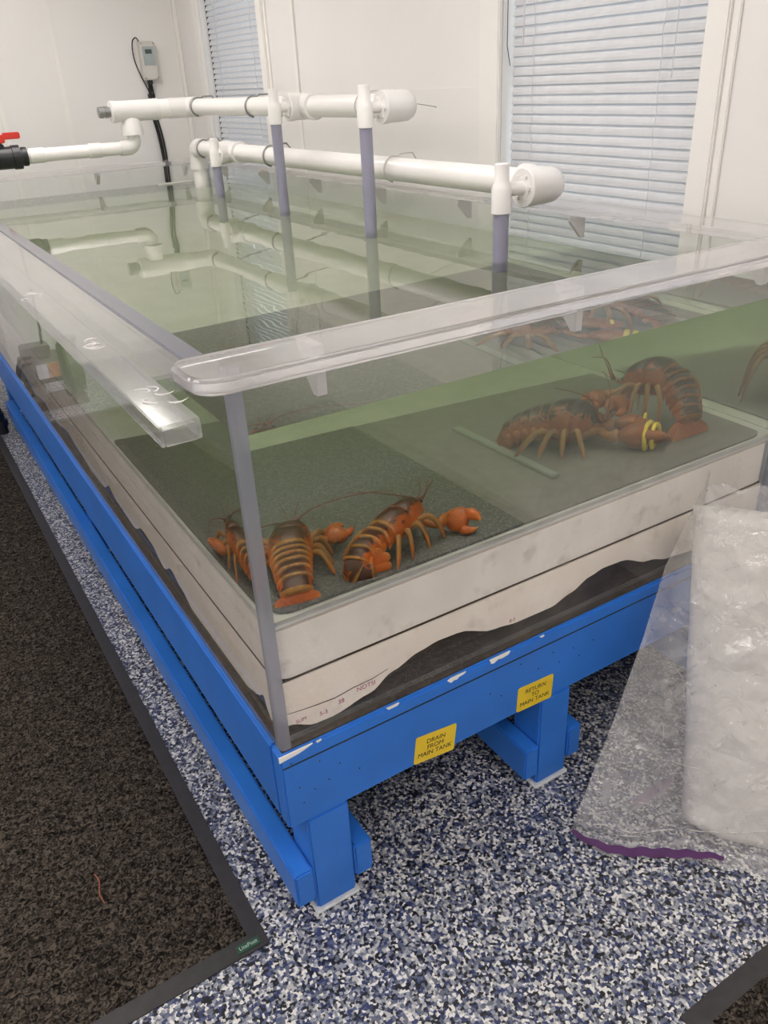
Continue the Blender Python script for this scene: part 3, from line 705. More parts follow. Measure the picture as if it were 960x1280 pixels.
# ------------------------------------------------------------------ plumbing
PX, R1, RF = 1.2, .0365, .046
def fitting_port(mb, c, d, r=RF):
    mb.lathe(c, d, [(0, r), (.050, r), (.052, r*1.06), (.072, r*1.06), (.074, r*1.02), (.074, r*.78), (.068, r*.78)], 28)
def drop(parent, y, pz, zbot, xd):
    """down pipe with tee, stub and bushing, hanging from the side port of the main"""
    mb = MB().lathe((PX-.073, y, pz), (-1, 0, 0), [(-.012, .034), (.002, .034), (.002, .027), (.006, .027)], 24)
    b = mb.build('bushing', M['pvc'], parent, autosmooth=.6)
    for k in range(6):
        a = k*PI/3
        MB().box(PX-.082, PX-.074, y+.0295*math.cos(a)-.004, y+.0295*math.cos(a)+.004, pz+.0295*math.sin(a)-.004, pz+.0295*math.sin(a)+.004).build('lug', M['pvc_fit'], b)
    MB().tube([(PX-.07, y, pz), (xd, y, pz)], .0165, 18).build('stub', M['pvc_fit'], parent, autosmooth=.6)
    MB().lathe((xd, y, pz-.055), (0, 0, 1), [(0, .0225), (.001, .0255), (.058, .0255), (.062, .0245), (.070, .0225), (.076, .0195), (.118, .0185), (.120, .0165)], 24).build('tee', M['pvc'], parent, autosmooth=.6)
    MB().tube([(xd, y, zbot), (xd, y, pz-.045)], .0205, 20).build('down_pipe', M['grey_pipe'], parent, autosmooth=.6)
def hanger(parent, y, pz, tk=.0042, m=None):
    pts = arc((PX, y, pz), -X, Z, R1+.0035, -PI*.45, PI*.62, 16)
    mb = MB()
    for i in range(len(pts)-1): pass
    mb.tube(pts, tk, 8)
    mb.tube([pts[-1], (PX+.03, y, pz+R1+.008), (PX+.075, y, pz+R1+.008), (PX+.095, y, pz+R1-.02), (RX1, y, pz-.02)], tk*.85, 8)
    mb.build('hanger', m or M['grey_metal'], parent, smooth=True)

up = empty('upper_pipe_run', (PX, 2.2, 1.41), 'upper white pipe run ending at the black valve with red handle', 'pipe')
PZ1, YA, YB = 1.41, 1.395, 3.33
MB().tube([(PX, YA+.05, PZ1), (PX, YB-.05, PZ1)], R1, 28).build('main_pipe', M['pvc'], up, autosmooth=.6)
def elbow_end(parent, y, pz):
    # main turns from +Y into -X : rounded elbow with open port to -X
    mb = MB()
    mb.tube([(PX, y+.085, pz)]+[(PX, y+.05, pz)]+arc((PX-.05+.0, y+.05, pz), X, -Y, .05, 0, PI/2, 8)+[(PX-.073, y, pz)], [RF*1.05]*2+[RF]*8+[RF*1.05, RF*1.05], 28)
    mb.build('elbow', M['pvc_fit'], parent, autosmooth=.9)
def cap_end(parent, y, pz):
    mb = MB().lathe((PX-.076, y, pz), (1, 0, 0), [(0, .036), (0, .047), (.002, .0485), (.022, .0485), (.024, .0465), (.07, .0465), (.095, .0445), (.112, .037), (.122, .022), (.124, .004)], 32)
    mb.lathe((PX, y+.085, pz), (0, -1, 0), [(0, .043), (.002, .0485), (.024, .0485), (.026, .0455), (.085, .0455)], 28)
    mb.build('elbow', M['pvc_fit'], parent, autosmooth=.6)
cap_end(up, YA, PZ1)
drop(up, YA, PZ1, .94, 1.066)
y2 = 2.073
mb = MB().lathe((PX, y2-.09, PZ1), (0, 1, 0), [(0, .044), (.001, .047), (.02, .047), (.022, RF-.001), (.158, RF-.001), (.16, .047), (.179, .047), (.18, .044)], 28)
fitting_port(mb, (PX, y2, PZ1), (-1, 0, 0)); mb.build('tee_fitting', M['pvc_fit'], up, autosmooth=.6)
drop(up, y2, PZ1, .94, 1.074)
for yy in (3.22, 2.55): hanger(up, yy, PZ1)
hanger(up, 1.62, PZ1, .0022, M['box_grey'])
# corner elbow and header towards the valve (along X)
mb = MB()
mb.tube([(PX, YB-.10, PZ1), (PX, YB-.04, PZ1)]+arc((PX-.04, YB-.04, PZ1), X, Y, .04, 0, PI/2, 8)+[(PX-.12, YB, PZ1)], .0455, 28)
mb.build('corner_elbow', M['pvc_fit'], up, autosmooth=.9)
XT = .886
MB().tube([(PX-.1, YB, PZ1), (XT+.02, YB, PZ1)], .0435, 28).build('header', M['pvc'], up, autosmooth=.6)
mb = MB().lathe((.795, YB, PZ1), (1, 0, 0), [(0, .038), (.003, .048), (.02, .048), (.024, .046), (.20, .046), (.204, .0475), (.235, .0475), (.236, .044)], 28)
mb.lathe((XT, YB, PZ1-.01), (0, 0, -1), [(0, .026), (.03, .042), (.055, .049), (.085, .054), (.096, .054), (.097, .036)], 24)
mb.build('header_tee', M['pvc_fit'], up, autosmooth=.6)
MB().lathe((.80, YB, PZ1), (-1, 0, 0), [(0, .022), (.015, .022), (.016, .026), (.03, .026), (.031, .020), (.038, .020), (.039, .025), (.06, .024), (.061, .016)], 18).build('cam_plug', M['grey_metal'], up, autosmooth=.5)
ZH = 1.25
mb = MB().tube([(XT, YB, PZ1-.09), (XT, YB, ZH+.04)]+arc((XT-.04, YB, ZH+.04), X, -Z, .04, 0, PI/2, 8)+[(XT-.075, YB, ZH)], .0345, 24)
mb.build('lower_elbow', M['pvc_fit'], up, autosmooth=.9)
MB().tube([(XT-.07, YB, ZH), (.34, YB, ZH)], .0295, 24).build('feed_pipe', M['pvc'], up, autosmooth=.6)
MB().lathe((.66, YB, ZH), (1, 0, 0), [(0, .031), (.001, .033), (.058, .033), (.059, .031)], 24).build('coupling', M['pvc_fit'], up, autosmooth=.6)
MB().lathe((.385, YB, ZH), (1, 0, 0), [(0, .031), (.001, .033), (.07, .033), (.071, .031)], 24).build('coupling', M['pvc_fit'], up, autosmooth=.6)
va = MB()
va.lathe((.378, YB, ZH), (-1, 0, 0), [(0, .038), (.002, .041), (.022, .041), (.023, .037), (.03, .037), (.031, .052), (.065, .052), (.067, .048), (.10, .048), (.17, .048), (.172, .052), (.205, .052), (.206, .04)], 20)
va.lathe((.26, YB, ZH+.03), (0, 0, 1), [(0, .03), (.025, .028), (.034, .016), (.045, .016)], 18)
vo = va.build('ball_valve', M['black'], up, autosmooth=.5)
vo['label'] = 'black ball valve body'
h_ = MB().box(.225, .295, YB-.022, YB+.022, ZH+.062, ZH+.096); h_.box(.29, .365, YB-.016, YB+.016, ZH+.076, ZH+.104)
h_ = h_.build('handle', M['red'], vo, bevel=.004); h_['label'] = 'red lever handle'
MB().tube([(.18, YB, ZH), (-.35, YB, ZH), (-.35, RY1-.02, ZH)], .0295, 20).build('feed_pipe', M['pvc'], up, autosmooth=.6)

lo = empty('lower_pipe_run', (PX, 2.0, 1.22), 'lower white pipe run whose rounded end stands before the wide window blind', 'pipe')
PZ2, YA2, YB2 = 1.222, .711, 3.33
MB().tube([(PX, YA2+.05, PZ2), (PX, YB2-.03, PZ2)], R1, 28).build('main_pipe', M['pvc'], lo, autosmooth=.6)
cap_end(lo, YA2, PZ2); drop(lo, YA2, PZ2, .94, 1.055)
y1_ = 2.845
mb = MB().lathe((PX, y1_-.09, PZ2), (0, 1, 0), [(0, .044), (.001, .047), (.02, .047), (.022, RF-.001), (.158, RF-.001), (.16, .047), (.179, .047), (.18, .044)], 28)
fitting_port(mb, (PX, y1_, PZ2), (-1, 0, 0)); mb.build('tee_fitting', M['pvc_fit'], lo, autosmooth=.6)
drop(lo, y1_, PZ2, .94, 1.11)
for yy in (3.22, 2.42): hanger(lo, yy, PZ2)
hanger(lo, 1.45, PZ2, .0022, M['box_grey'])
mb = MB().tube([(PX, YB2-.09, PZ2), (PX, YB2-.04, PZ2)]+arc((PX, YB2-.04, PZ2-.04), Y, -Z, .04, -PI/2, 0, 8)[0:]+[(PX, YB2, PZ2-.10)], .0455, 26)
mb.build('corner_elbow', M['pvc_fit'], lo, autosmooth=.9)
MB().tube([(PX, YB2, PZ2-.08), (PX, YB2, .94)], R1, 24).build('riser', M['pvc'], lo, autosmooth=.6)

tr_ = MB().box(1.03, 1.30, 3.545, 3.575, 1.045, 1.052).build('white_bar', M['pvc'], None, bevel=.002)
tag(tr_, 'thin white flat bar inside the tank below the back rim by the riser pipe', 'bar')

# ------------------------------------------------------------------ controller on the back wall
ct = empty('controller_box', (1.285, RY1, 1.64), 'grey wall mounted controller box with small screen and black cables', 'controller')
MB().box(1.243, 1.330, RY1-.055, RY1-.0005, 1.545, 1.738).build('case', M['box_grey'], ct, bevel=.006, seg=3)
MB().box(1.254, 1.320, RY1-.0575, RY1-.054, 1.618, 1.712).build('front_panel', M['panel_teal'], ct, bevel=.001)
MB().box(1.268, 1.306, RY1-.0585, RY1-.057, 1.676, 1.698).build('screen', M['lcd'], ct)
for sx in (1.252, 1.321):
    for sz in (1.556, 1.727):
        MB().lathe((sx, RY1-.0545, sz), (0, -1, 0), [(0, .0045), (.002, .0045), (.0025, .003)], 10).build('screw', M['grey_metal'], ct)
MB().tube([(1.278, RY1-.03, 1.548), (1.278, RY1-.03, 1.525)], .016, 14).build('cable_gland', M['black'], ct)
MB().tube(catmull([(1.25, RY1-.03, 1.738), (1.235, RY1-.03, 1.757), (1.215, RY1-.02, 1.735), (1.212, RY1-.012, 1.66), (1.232, RY1-.012, 1.58), (1.262, RY1-.014, 1.50), (1.272, RY1-.014, 1.46)], 6), .0032, 8).build('sensor_cable', M['black_soft'], ct, smooth=True)
for dx, e in ((0, 0), (.013, .004), (-.011, .006)):
    MB().tube(catmull([(1.278+dx*.5, RY1-.022, 1.53), (1.277+dx, RY1-.012-e, 1.47), (1.272+dx, RY1-.01-e, 1.38), (1.29+dx, RY1-.01-e, 1.25), (1.296+dx, RY1-.01-e, 1.12), (1.29+dx, RY1-.01-e, .95), (1.28+dx*.6, RY1-.01-e, .6), (1.28+dx, RY1-.01-e, .2)], 6), .006, 8).build('power_cable', M['black_soft'], ct, smooth=True)
MB().box(1.258, 1.296, RY1-.026, RY1-.001, 1.455, 1.475).build('cable_clip', M['black'], ct, bevel=.002)

# ------------------------------------------------------------------ pump behind the left side
pu = empty('water_pump', (-.25, 3.52, 0), 'grey and green electric water pump on the floor at the far left of the stand', 'pump')
MB().lathe((-.10, 3.52, .215), (-1, 0, 0), [(0, .04), (.01, .075), (.03, .085), (.20, .085), (.215, .07), (.22, .03)], 24).build('motor', M['pump_grey'], pu, autosmooth=.5)
MB().box(-.27, -.13, 3.45, 3.57, .285, .345).build('terminal_box', M['pump_grey'], pu, bevel=.006)
MB().lathe((-.318, 3.52, .175), (-1, 0, 0), [(0, .05), (.004, .15), (.016, .15), (.02, .125), (.085, .12), (.09, .06)], 26).build('volute', M['pump_green'], pu, autosmooth=.5)
MB().lathe((-.37, 3.52, .28), (0, 0, 1), [(0, .04), (.05, .04), (.052, .052), (.07, .052)], 18).build('outlet', M['pump_green'], pu, autosmooth=.5)
for a, b, m_, n_ in ((-.29, -.232, 'orange_lbl', 'rating_sticker'), (-.23, -.175, 'pad', 'rating_sticker')):
    MB().box(a, b, 3.425, 3.436, .18, .255).build(n_, M[m_], pu)
MB().box(-.40, -.10, 3.44, 3.60, .0, .05).build('base', M['brown_ply'], pu, bevel=.004)
MB().box(-.20, -.12, 3.46, 3.58, .05, .135).build('bracket', M['pump_grey'], pu)
MB().lathe((-.10, 3.50, .12), (0, -1, 0), [(0, .02), (.03, .02), (.031, .026), (.05, .026)], 14).build('brass_fitting', M['brass'], pu, autosmooth=.5)
MB().tube(catmull([(-.24, 3.5, .34), (-.245, 3.5, .40), (-.25, 3.5, .47), (-.255, 3.55, .9), (-.25, 4.18, .95)], 6), .006, 8).build('cord', M['black_soft'], pu, smooth=True)
for dz in (0, .03):
    MB().tube(catmull([(-.16, 3.44, .27+dz), (-.10, 3.38, .28+dz), (-.07, 3.36, .20+dz), (-.09, 3.40, .12), (-.13, 3.44, .10)], 6), .008, 8).build('hose', M['black_soft'], pu, smooth=True)
MB().lathe((-.062, 3.20, .02), (0, 0, 1), [(0, .026), (.04, .026), (.042, .034), (.07, .034), (.072, .024), (.11, .024)], 16).build('foot_valve', M['black'], pu, autosmooth=.5)
MB().tube(catmull([(-.062, 3.20, .12), (-.065, 3.25, .15), (-.09, 3.36, .16), (-.12, 3.44, .16)], 5), .02, 12).build('suction_hose', M['black'], pu, smooth=True)

# ------------------------------------------------------------------ floor mats
def floor_mat(name, label, poly_inner, poly_outer, loc):
    o = empty(name, loc, label, 'floor mat')
    mb = MB(); n = len(poly_outer)
    vs = [(*p, 0.0003) for p in poly_outer]+[(*p, .0035) for p in poly_outer]+[(*p, .005) for p in poly_inner]
    fs = [tuple(range(n-1, -1, -1))]+[(i, (i+1) % n, n+(i+1) % n, n+i) for i in range(n)]+[(n+i, n+(i+1) % n, 2*n+(i+1) % n, 2*n+i) for i in range(n)]
    fs += [tuple(range(2*n, 3*n))]
    mb.add(vs, fs).build('vinyl_border', M['mat_border'], o)
    return o
def pile(o, corner, ux, uy, nx, ny, st, seed):
    """carpet pile as a relief sheet"""
    vs = []; c = Vector(corner)
    for j in range(ny+1):
        for i in range(nx+1):
            p = c+ux*(i*st)+uy*(j*st)
            edge = min(i, nx-i, j, ny-j)
            h = .0052 if edge == 0 else .0075+.0016*mnoise.noise((p.x*150+seed, p.y*150, 0))+.001*mnoise.noise((p.x*70, p.y*70, seed))
            vs.append((p.x, p.y, h))
    W_ = nx+1
    fs = [(j*W_+i, j*W_+i+1, (j+1)*W_+i+1, (j+1)*W_+i) for j in range(ny) for i in range(nx)]
    return tag(MB().add(vs, fs).build('carpet_pile', M['carpet'], o, smooth=True), kind='stuff')
ma = floor_mat('floor_mat', 'dark brown ribbed carpet mat with black border along the left of the blue stand',
               [(-.110, .033), (-.110, 3.225), (-.985, 3.225), (-.985, .033)][::-1], [(-.076, -.004), (-.076, 3.262), (-1.02, 3.262), (-1.02, -.004)][::-1], (-.55, 1.6, 0))
pile(ma, (-.985, .033, 0), X, Y, 175, 638, .005, 3.1)
lb = MB().box(-.138, -.092, .004, .021, .0045, .0062).build('maker_label', M['green_lbl'], ma); lb['label'] = 'small green maker label'
text('lettering', 'LitePost', .0115, M['lbl_white'], lb, frame((-.115, .0125, .0064), X, Y, Z), .0001)
ma2 = floor_mat('floor_mat', 'dark carpet mat whose corner enters the frame in front of the plastic bag',
                [(.515, -.572), (.515, -1.5), (1.45, -1.5), (1.45, -.572)], [(.475, -.538), (.475, -1.54), (1.48, -1.54), (1.48, -.538)], (1.0, -1.0, 0))
pile(ma2, (.515, -1.1, 0), X, Y, 120, 105, .005, 9.4)
MB_ = MB().tube(catmull([(-.33, .262, .0098), (-.333, .29, .0105), (-.326, .32, .010), (-.33, .345, .0098)], 5), .0011, 6).build('red_thread', M['thread'], None)
tag(MB_, 'short thin reddish thread lying on the dark mat', 'thread')

# ------------------------------------------------------------------ lobsters
FZ = .7185
def lobster(label, spine, scale, clawL, clawR, antennae, shell, floor_z=FZ, foot_push=0.0, fan_tilt=0.0, bands=(), ant_r=.0013, bulk=1.32, legw=1.15, fan=1.0):
    """spine: rostrum tip -> end of abdomen, in room coordinates"""
    P = catmull(spine, 10); k = len(P)
    # arc length
    s = [0.0]
    for i in range(1, k): s.append(s[-1]+(P[i]-P[i-1]).length)
    Ltot = s[-1]
    def pos(q):
        d = max(0, min(1, q))*Ltot
        for i in range(1, k):
            if s[i] >= d-1e-9:
                u_ = (d-s[i-1])/max(1e-9, s[i]-s[i-1]); return P[i-1].lerp(P[i], u_)
        return P[-1].copy()
    # frames by parallel transport from the head
    tang = lambda q: (pos(min(1, q+.02))-pos(max(0, q-.02))).normalized()   # head -> tail
    nq = 120; F = []
    up_ = Z.copy()
    for i in range(nq+1):
        q = i/nq; t_ = tang(q)
        up_ = (up_-t_*up_.dot(t_)).normalized()
        F.append((t_, up_.copy(), up_.cross(t_).normalized()))    # side = left of heading
    def fr(q): return F[max(0, min(nq, int(round(q*nq))))]
    c = scale
    rings = [(.000, .001, .001, .001, 0), (.03, .0035, .003, .003, 0), (.07, .0075, .006, .007, 0), (.10, .014, .011, .012, 0), (.13, .018, .016, .016, 0), (.20, .0235, .0215, .019, 0), (.28, .0265, .0245, .0205, 0),
             (.285, .0258, .0236, .0205, .2), (.292, .027, .0248, .0205, 0), (.36, .0285, .0262, .021, 0), (.43, .0275, .0255, .0195, 0), (.475, .0255, .0235, .018, .1), (.492, .024, .022, .017, 1.0)]
    q0 = .50
    segs = 6
    for i in range(segs):
        a0 = q0+(.98-q0)*i/segs; a1 = q0+(.98-q0)*(i+1)/segs; d = a1-a0
        wv = .0255-.0012*i; hv = .0205-.0012*i; bv = .011-.0006*i
        rings += [(a0, wv*.90, hv*.88, bv, 0), (a0+d*.15, wv*.97, hv*.96, bv, 0), (a0+d*.5, wv*1.0, hv*1.0, bv, 0), (a0+d*.80, wv*1.04, hv*1.04, bv, .0), (a0+d*.90, wv*1.05, hv*1.05, bv, .8), (a0+d*.97, wv*1.02, hv*1.02, bv, .9)]
    rings.append((1.0, .014, .010, .006, .5))
    n = 24; mb = MB(); vs = []; cols = []
    for q, wv, hu, hb, e in rings:
        t_, u_, sd = fr(q); p = pos(q)
        bk = 1+(bulk-1)*min(1, q/.12)
        wv *= bk; hu *= bk; hb *= bk
        for j in range(n):
            a = 2*PI*j/n; ca, sa = math.cos(a), math.sin(a)
            x_ = wv*c*math.copysign(abs(ca)**.8, ca); z_ = (hu if sa > 0 else hb)*c*math.copysign(abs(sa)**.85, sa)
            vs.append(p+sd*x_+u_*z_)
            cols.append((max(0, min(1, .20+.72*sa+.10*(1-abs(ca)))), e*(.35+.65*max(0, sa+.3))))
    fs = [(i*n+j, i*n+(j+1) % n, (i+1)*n+(j+1) % n, (i+1)*n+j) for i in range(len(rings)-1) for j in range(n)]
    fs += [tuple(range(n-1, -1, -1)), tuple((len(rings)-1)*n+j for j in range(n))]
    mb.add(vs, fs, cols)
    # side flaps of the tail segments
    for i in range(segs-1):
        q = q0+(.98-q0)*(i+.6)/segs; t_, u_, sd = fr(q); p = pos(q)
        for sg in (1, -1):
            wv = (.0255-.0012*i)*c*bulk
            b = p+sd*sg*wv*.93
            mb.tube([b+u_*.004*c, b-u_*.006*c+sd*sg*.002*c, b-u_*.014*c+t_*.003*c, b-u_*.020*c+t_*.006*c], [.008*c, .0095*c, .0065*c, .0012*c], 10, flat=(sd, .33), col=[(.1, 0), (.0, 0), (0, .4), (0, .7)])
    # tail fan
    t_, u_, sd = fr(1.0); p = pos(1.0)
    tf = (t_*math.cos(fan_tilt)-u_*math.sin(fan_tilt)).normalized(); uf = sd.cross(tf).normalized()
    if uf.dot(u_) < 0: uf = -uf
    for ang_, ln, wd, dz in ((0, .040, .0125, .001), (.50, .042, .0135, 0), (-.50, .042, .0135, 0), (1.0, .040, .0125, -.0015), (-1.0, .040, .0125, -.0015)):
        d = (tf*math.cos(ang_)+sd*math.sin(ang_)).normalized(); pr = d.cross(uf)
        ln *= fan; wd *= fan; b = p+uf*dz*c-tf*.004*c+sd*(math.sin(ang_)*.008*c)
        mb.tube([b, b+d*ln*.2*c, b+d*ln*.5*c, b+d*ln*.8*c, b+d*ln*c, b+d*ln*1.08*c], [.004*c, wd*.65*c, wd*c, wd*1.02*c, wd*.75*c, wd*.2*c], 14, flat=(uf, .16),
                col=[(.35, 0), (.25, 0), (.15, 0), (.05, .1), (.0, .5), (.0, .9)])
    # legs
    for li, q in enumerate((.24, .31, .38, .45)):
        t_, u_, sd = fr(q); p = pos(q)
        hd = Vector((t_.x, t_.y, 0)).normalized(); sdh = Vector((sd.x, sd.y, 0)).normalized()
        for sg in (1, -1):
            root = p+sd*sg*.022*c*bulk-u_*.012*c
            fw = (-.028+.022*li)*c
            knee = root+sdh*sg*.022*c+hd*fw*.6+Z*.010*c
            ank = root+sdh*sg*.040*c+hd*fw*1.2; ank.z = max(floor_z+.012, root.z-.018)
            ft = root+sdh*sg*(.046+foot_push)*c+hd*fw*1.5; ft.z = floor_z+.0015
            mb.tube(catmull([root, knee, ank, ft], 4), [q_*legw for q_ in (.0058*c, .0062*c, .0060*c, .0062*c, .0056*c, .0050*c, .0048*c, .0050*c, .0044*c, .0036*c, .0030*c, .0022*c, .0012*c)], 8, col=[(.35, .1, .75)]*8+[(.2, .15, .35)]*5)
    # claws
    bandspots = []
    for ci, cl in enumerate((clawL, clawR)):
        if cl is None: continue
        sg = 1 if ci == 0 else -1
        wrist, tip, flatn, size = Vector(cl[0]), Vector(cl[1]), Vector(cl[2]).normalized(), cl[3]*c*1.12
        t_, u_, sd = fr(.17); root = pos(.17)+sd*sg*.016*c*bulk-u_*.010*c
        mid = cl[4] if len(cl) > 4 else root.lerp(wrist, .5)+sd*sg*.016*c
        mid = Vector(mid)
        mb.tube(catmull([root, mid, wrist], 5), [.006*c, .0075*c, .0085*c, .0085*c, .0080*c, .0075*c, .009*c, .0115*c, .0130*c, .0118*c, .0085*c], 12, col=(.38, .25, .25))
        ax = (tip-wrist); ln = ax.length; ax.normalize()
        flatn = (flatn-ax*flatn.dot(ax)).normalized(); lat = ax.cross(flatn)*sg
        pr = [(0, .007), (.06, .0125), (.18, .0195), (.34, .0235), (.48, .0232), (.58, .0200), (.66, .013)]
        pts = [wrist+ax*ln*a for a, _ in pr]
        mb.tube(pts, [r*size for _, r in pr], 18, flat=(flatn, .62), col=[(.45, .4), (.5, .1), (.5, .1), (.42, .1), (.35, .1), (.3, 0), (.3, 0)])
        for k2 in range(9):      # knobs along the inner edge
            a = .1+.05*k2
            b = wrist+ax*ln*a-lat*.019*size*min(1, .5+a*1.4)
            mb.ellipsoid(b, ax*.0028*size, lat*.0028*size, flatn*.0028*size, 6, 4, (.0, .7))
        for off, r0, bend in ((.010, .0125, .35), (-.0105, .0098, -.25)):
            b = wrist+ax*ln*.52+lat*off*size
            fp = [b, b+ax*ln*.16+lat*off*.55*size, b+ax*ln*.32+lat*off*.35*size, b+ax*ln*.44-lat*off*.05*size, b+ax*ln*.48-lat*off*.4*size]
            mb.tube(fp, [r0*size, r0*.95*size, r0*.72*size, r0*.38*size, r0*.1*size], 10, flat=(flatn, .75), col=[(.2, 0), (.12, 0), (.08, .1), (.05, .4), (.0, .9)])
        bandspots.append((wrist, ax, lat, flatn, ln, size))
    body = mb.build('lobster', shell, None, smooth=True, pig=True)
    tag(body, label, 'lobster', 'lobsters in the tank')
    # eyes, antennules, antennae
    t_, u_, sd = fr(.08); p = pos(.085)
    for sg in (1, -1):
        e = p+sd*sg*.0105*c*bulk+u_*.006*c
        MB().ellipsoid(e, X*.0032*c, Y*.0032*c, Z*.0032*c, 10, 8).build('eye', M['eye'], body, smooth=True)
        b = pos(.05)+sd*sg*.004*c
        MB().tube(catmull([b, b-t_*.02*c+u_*.012*c+sd*sg*.006*c, b-t_*.034*c+u_*.03*c+sd*sg*.016*c], 4), [.0011*c]*5+[.0008*c]*3+[.0004*c], 6).build('antennule', M['antenna'], body, smooth=True)
    for ap in antennae:
        pts = catmull([Vector(a) for a in ap], 8); kk = len(pts)
        MB().tube(pts, [ant_r*2.2*c if i < 3 else ant_r*c*(1-.7*i/kk) for i in range(kk)], 7).build('antenna', M['antenna'], body, smooth=True)
    for ci, a in bands:
        wrist, ax, lat, flatn, ln, size = bandspots[ci]
        cc = wrist+ax*ln*a; rr_ = (.0235-.0105*max(0, (a-.5)/.5))*size
        loop = []
        for i in range(25):
            q = 2*PI*i/24; loop.append(cc+lat*math.cos(q)*rr_+flatn*math.sin(q)*rr_*.70+ax*.002*math.sin(2*q))
        MB().tube(loop, .0030*size, 8, cap=False, flat=None).build('rubber_band', M['band'], body, smooth=True)['label'] = 'yellow rubber band round the claw'
    return body

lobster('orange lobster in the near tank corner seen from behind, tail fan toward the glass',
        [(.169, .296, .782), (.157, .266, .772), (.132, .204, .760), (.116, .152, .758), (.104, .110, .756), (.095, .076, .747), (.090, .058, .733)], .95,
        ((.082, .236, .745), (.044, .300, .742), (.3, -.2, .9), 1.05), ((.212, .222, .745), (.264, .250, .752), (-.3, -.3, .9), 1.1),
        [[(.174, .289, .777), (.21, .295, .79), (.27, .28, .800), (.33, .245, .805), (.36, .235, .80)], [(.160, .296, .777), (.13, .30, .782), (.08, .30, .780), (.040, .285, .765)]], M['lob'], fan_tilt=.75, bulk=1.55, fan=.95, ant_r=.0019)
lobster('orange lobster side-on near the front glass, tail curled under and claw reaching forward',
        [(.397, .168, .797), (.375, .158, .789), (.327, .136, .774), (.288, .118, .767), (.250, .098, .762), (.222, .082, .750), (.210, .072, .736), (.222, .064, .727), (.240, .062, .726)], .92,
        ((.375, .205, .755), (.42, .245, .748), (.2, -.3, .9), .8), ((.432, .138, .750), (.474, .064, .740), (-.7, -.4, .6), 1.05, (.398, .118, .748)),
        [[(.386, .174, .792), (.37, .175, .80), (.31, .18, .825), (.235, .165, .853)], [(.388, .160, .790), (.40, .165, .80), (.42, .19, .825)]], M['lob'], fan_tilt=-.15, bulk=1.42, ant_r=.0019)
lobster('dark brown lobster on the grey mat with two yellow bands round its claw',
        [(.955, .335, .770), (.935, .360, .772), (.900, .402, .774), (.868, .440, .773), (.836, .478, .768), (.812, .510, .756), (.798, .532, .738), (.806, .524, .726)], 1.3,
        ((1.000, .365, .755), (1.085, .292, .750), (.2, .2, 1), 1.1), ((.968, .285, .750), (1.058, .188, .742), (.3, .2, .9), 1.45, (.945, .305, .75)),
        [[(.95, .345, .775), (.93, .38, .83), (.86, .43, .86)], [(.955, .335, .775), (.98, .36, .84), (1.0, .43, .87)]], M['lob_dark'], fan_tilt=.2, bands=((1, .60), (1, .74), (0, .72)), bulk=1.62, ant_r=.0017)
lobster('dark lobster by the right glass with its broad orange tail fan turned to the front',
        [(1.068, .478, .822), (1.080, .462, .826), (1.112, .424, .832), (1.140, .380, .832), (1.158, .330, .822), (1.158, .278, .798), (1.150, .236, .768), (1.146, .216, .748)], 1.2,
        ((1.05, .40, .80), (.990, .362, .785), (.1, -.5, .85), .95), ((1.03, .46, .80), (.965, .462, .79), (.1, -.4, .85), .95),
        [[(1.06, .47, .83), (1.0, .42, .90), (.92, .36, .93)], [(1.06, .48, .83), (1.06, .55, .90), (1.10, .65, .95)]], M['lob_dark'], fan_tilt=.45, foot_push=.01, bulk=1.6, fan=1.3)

# ------------------------------------------------------------------ plastic bag with white poly stack
def lerp3(a, b, t_): return Vector(a).lerp(Vector(b), t_)
def bag_mass():
    nz_, na = 46, 72; vs = []
    d = Vector((.58, -.81, 0)).normalized(); nrm = Vector((-.81, -.58, 0)).normalized()
    for i in range(nz_+1):
        h = i/nz_
        left = lerp3((.800, -.262, .012), (.952, -.062, .660), h)
        z = left.z
        hw, th = .215, .085-.045*h
        if h > .9: k_ = math.sqrt(max(0, 1-((h-.9)/.1)**2))*.5+.5; th *= k_; 
        if h < .04: th *= .92
        cc = left+d*hw-nrm*th*.85
        for j in range(na):
            a = 2*PI*j/na; ca, sa = math.cos(a), math.sin(a)
            x_ = -hw*math.copysign(abs(ca)**.45, ca); y_ = th*math.copysign(abs(sa)**.6, sa)
            p = cc+d*x_+nrm*y_; p.z = z
            q = p*7
            r_ = mnoise.noise((q.x, q.y, q.z*.8))*.012+abs(mnoise.noise((q.x*2.3, q.y*2.3, q.z*1.6+4)))*-.008
            p += nrm*r_*(1 if sa > -.2 else .3)+d*r_*.3*ca
            vs.append((p.x, p.y, max(.004, p.z+(.012*mnoise.noise((q.x*1.5, q.y*1.5, 2)) if h > .85 else 0))))
    fs = [(i*na+j, i*na+(j+1) % na, (i+1)*na+(j+1) % na, (i+1)*na+j) for i in range(nz_) for j in range(na)]
    fs += [tuple(range(na-1, -1, -1)), tuple(nz_*na+j for j in range(na))]
    return MB().add(vs, fs)
ms = bag_mass().build('poly_sheet_stack', M['roll'], None, smooth=True)
tag(ms, 'milky white stack of folded poly sheet leaning on the stand inside the clear bag', 'plastic stack')
bagr = empty('plastic_bag', (.85, -.25, 0), 'large crinkled clear plastic bag with purple strip leaning on the blue stand', 'bag')
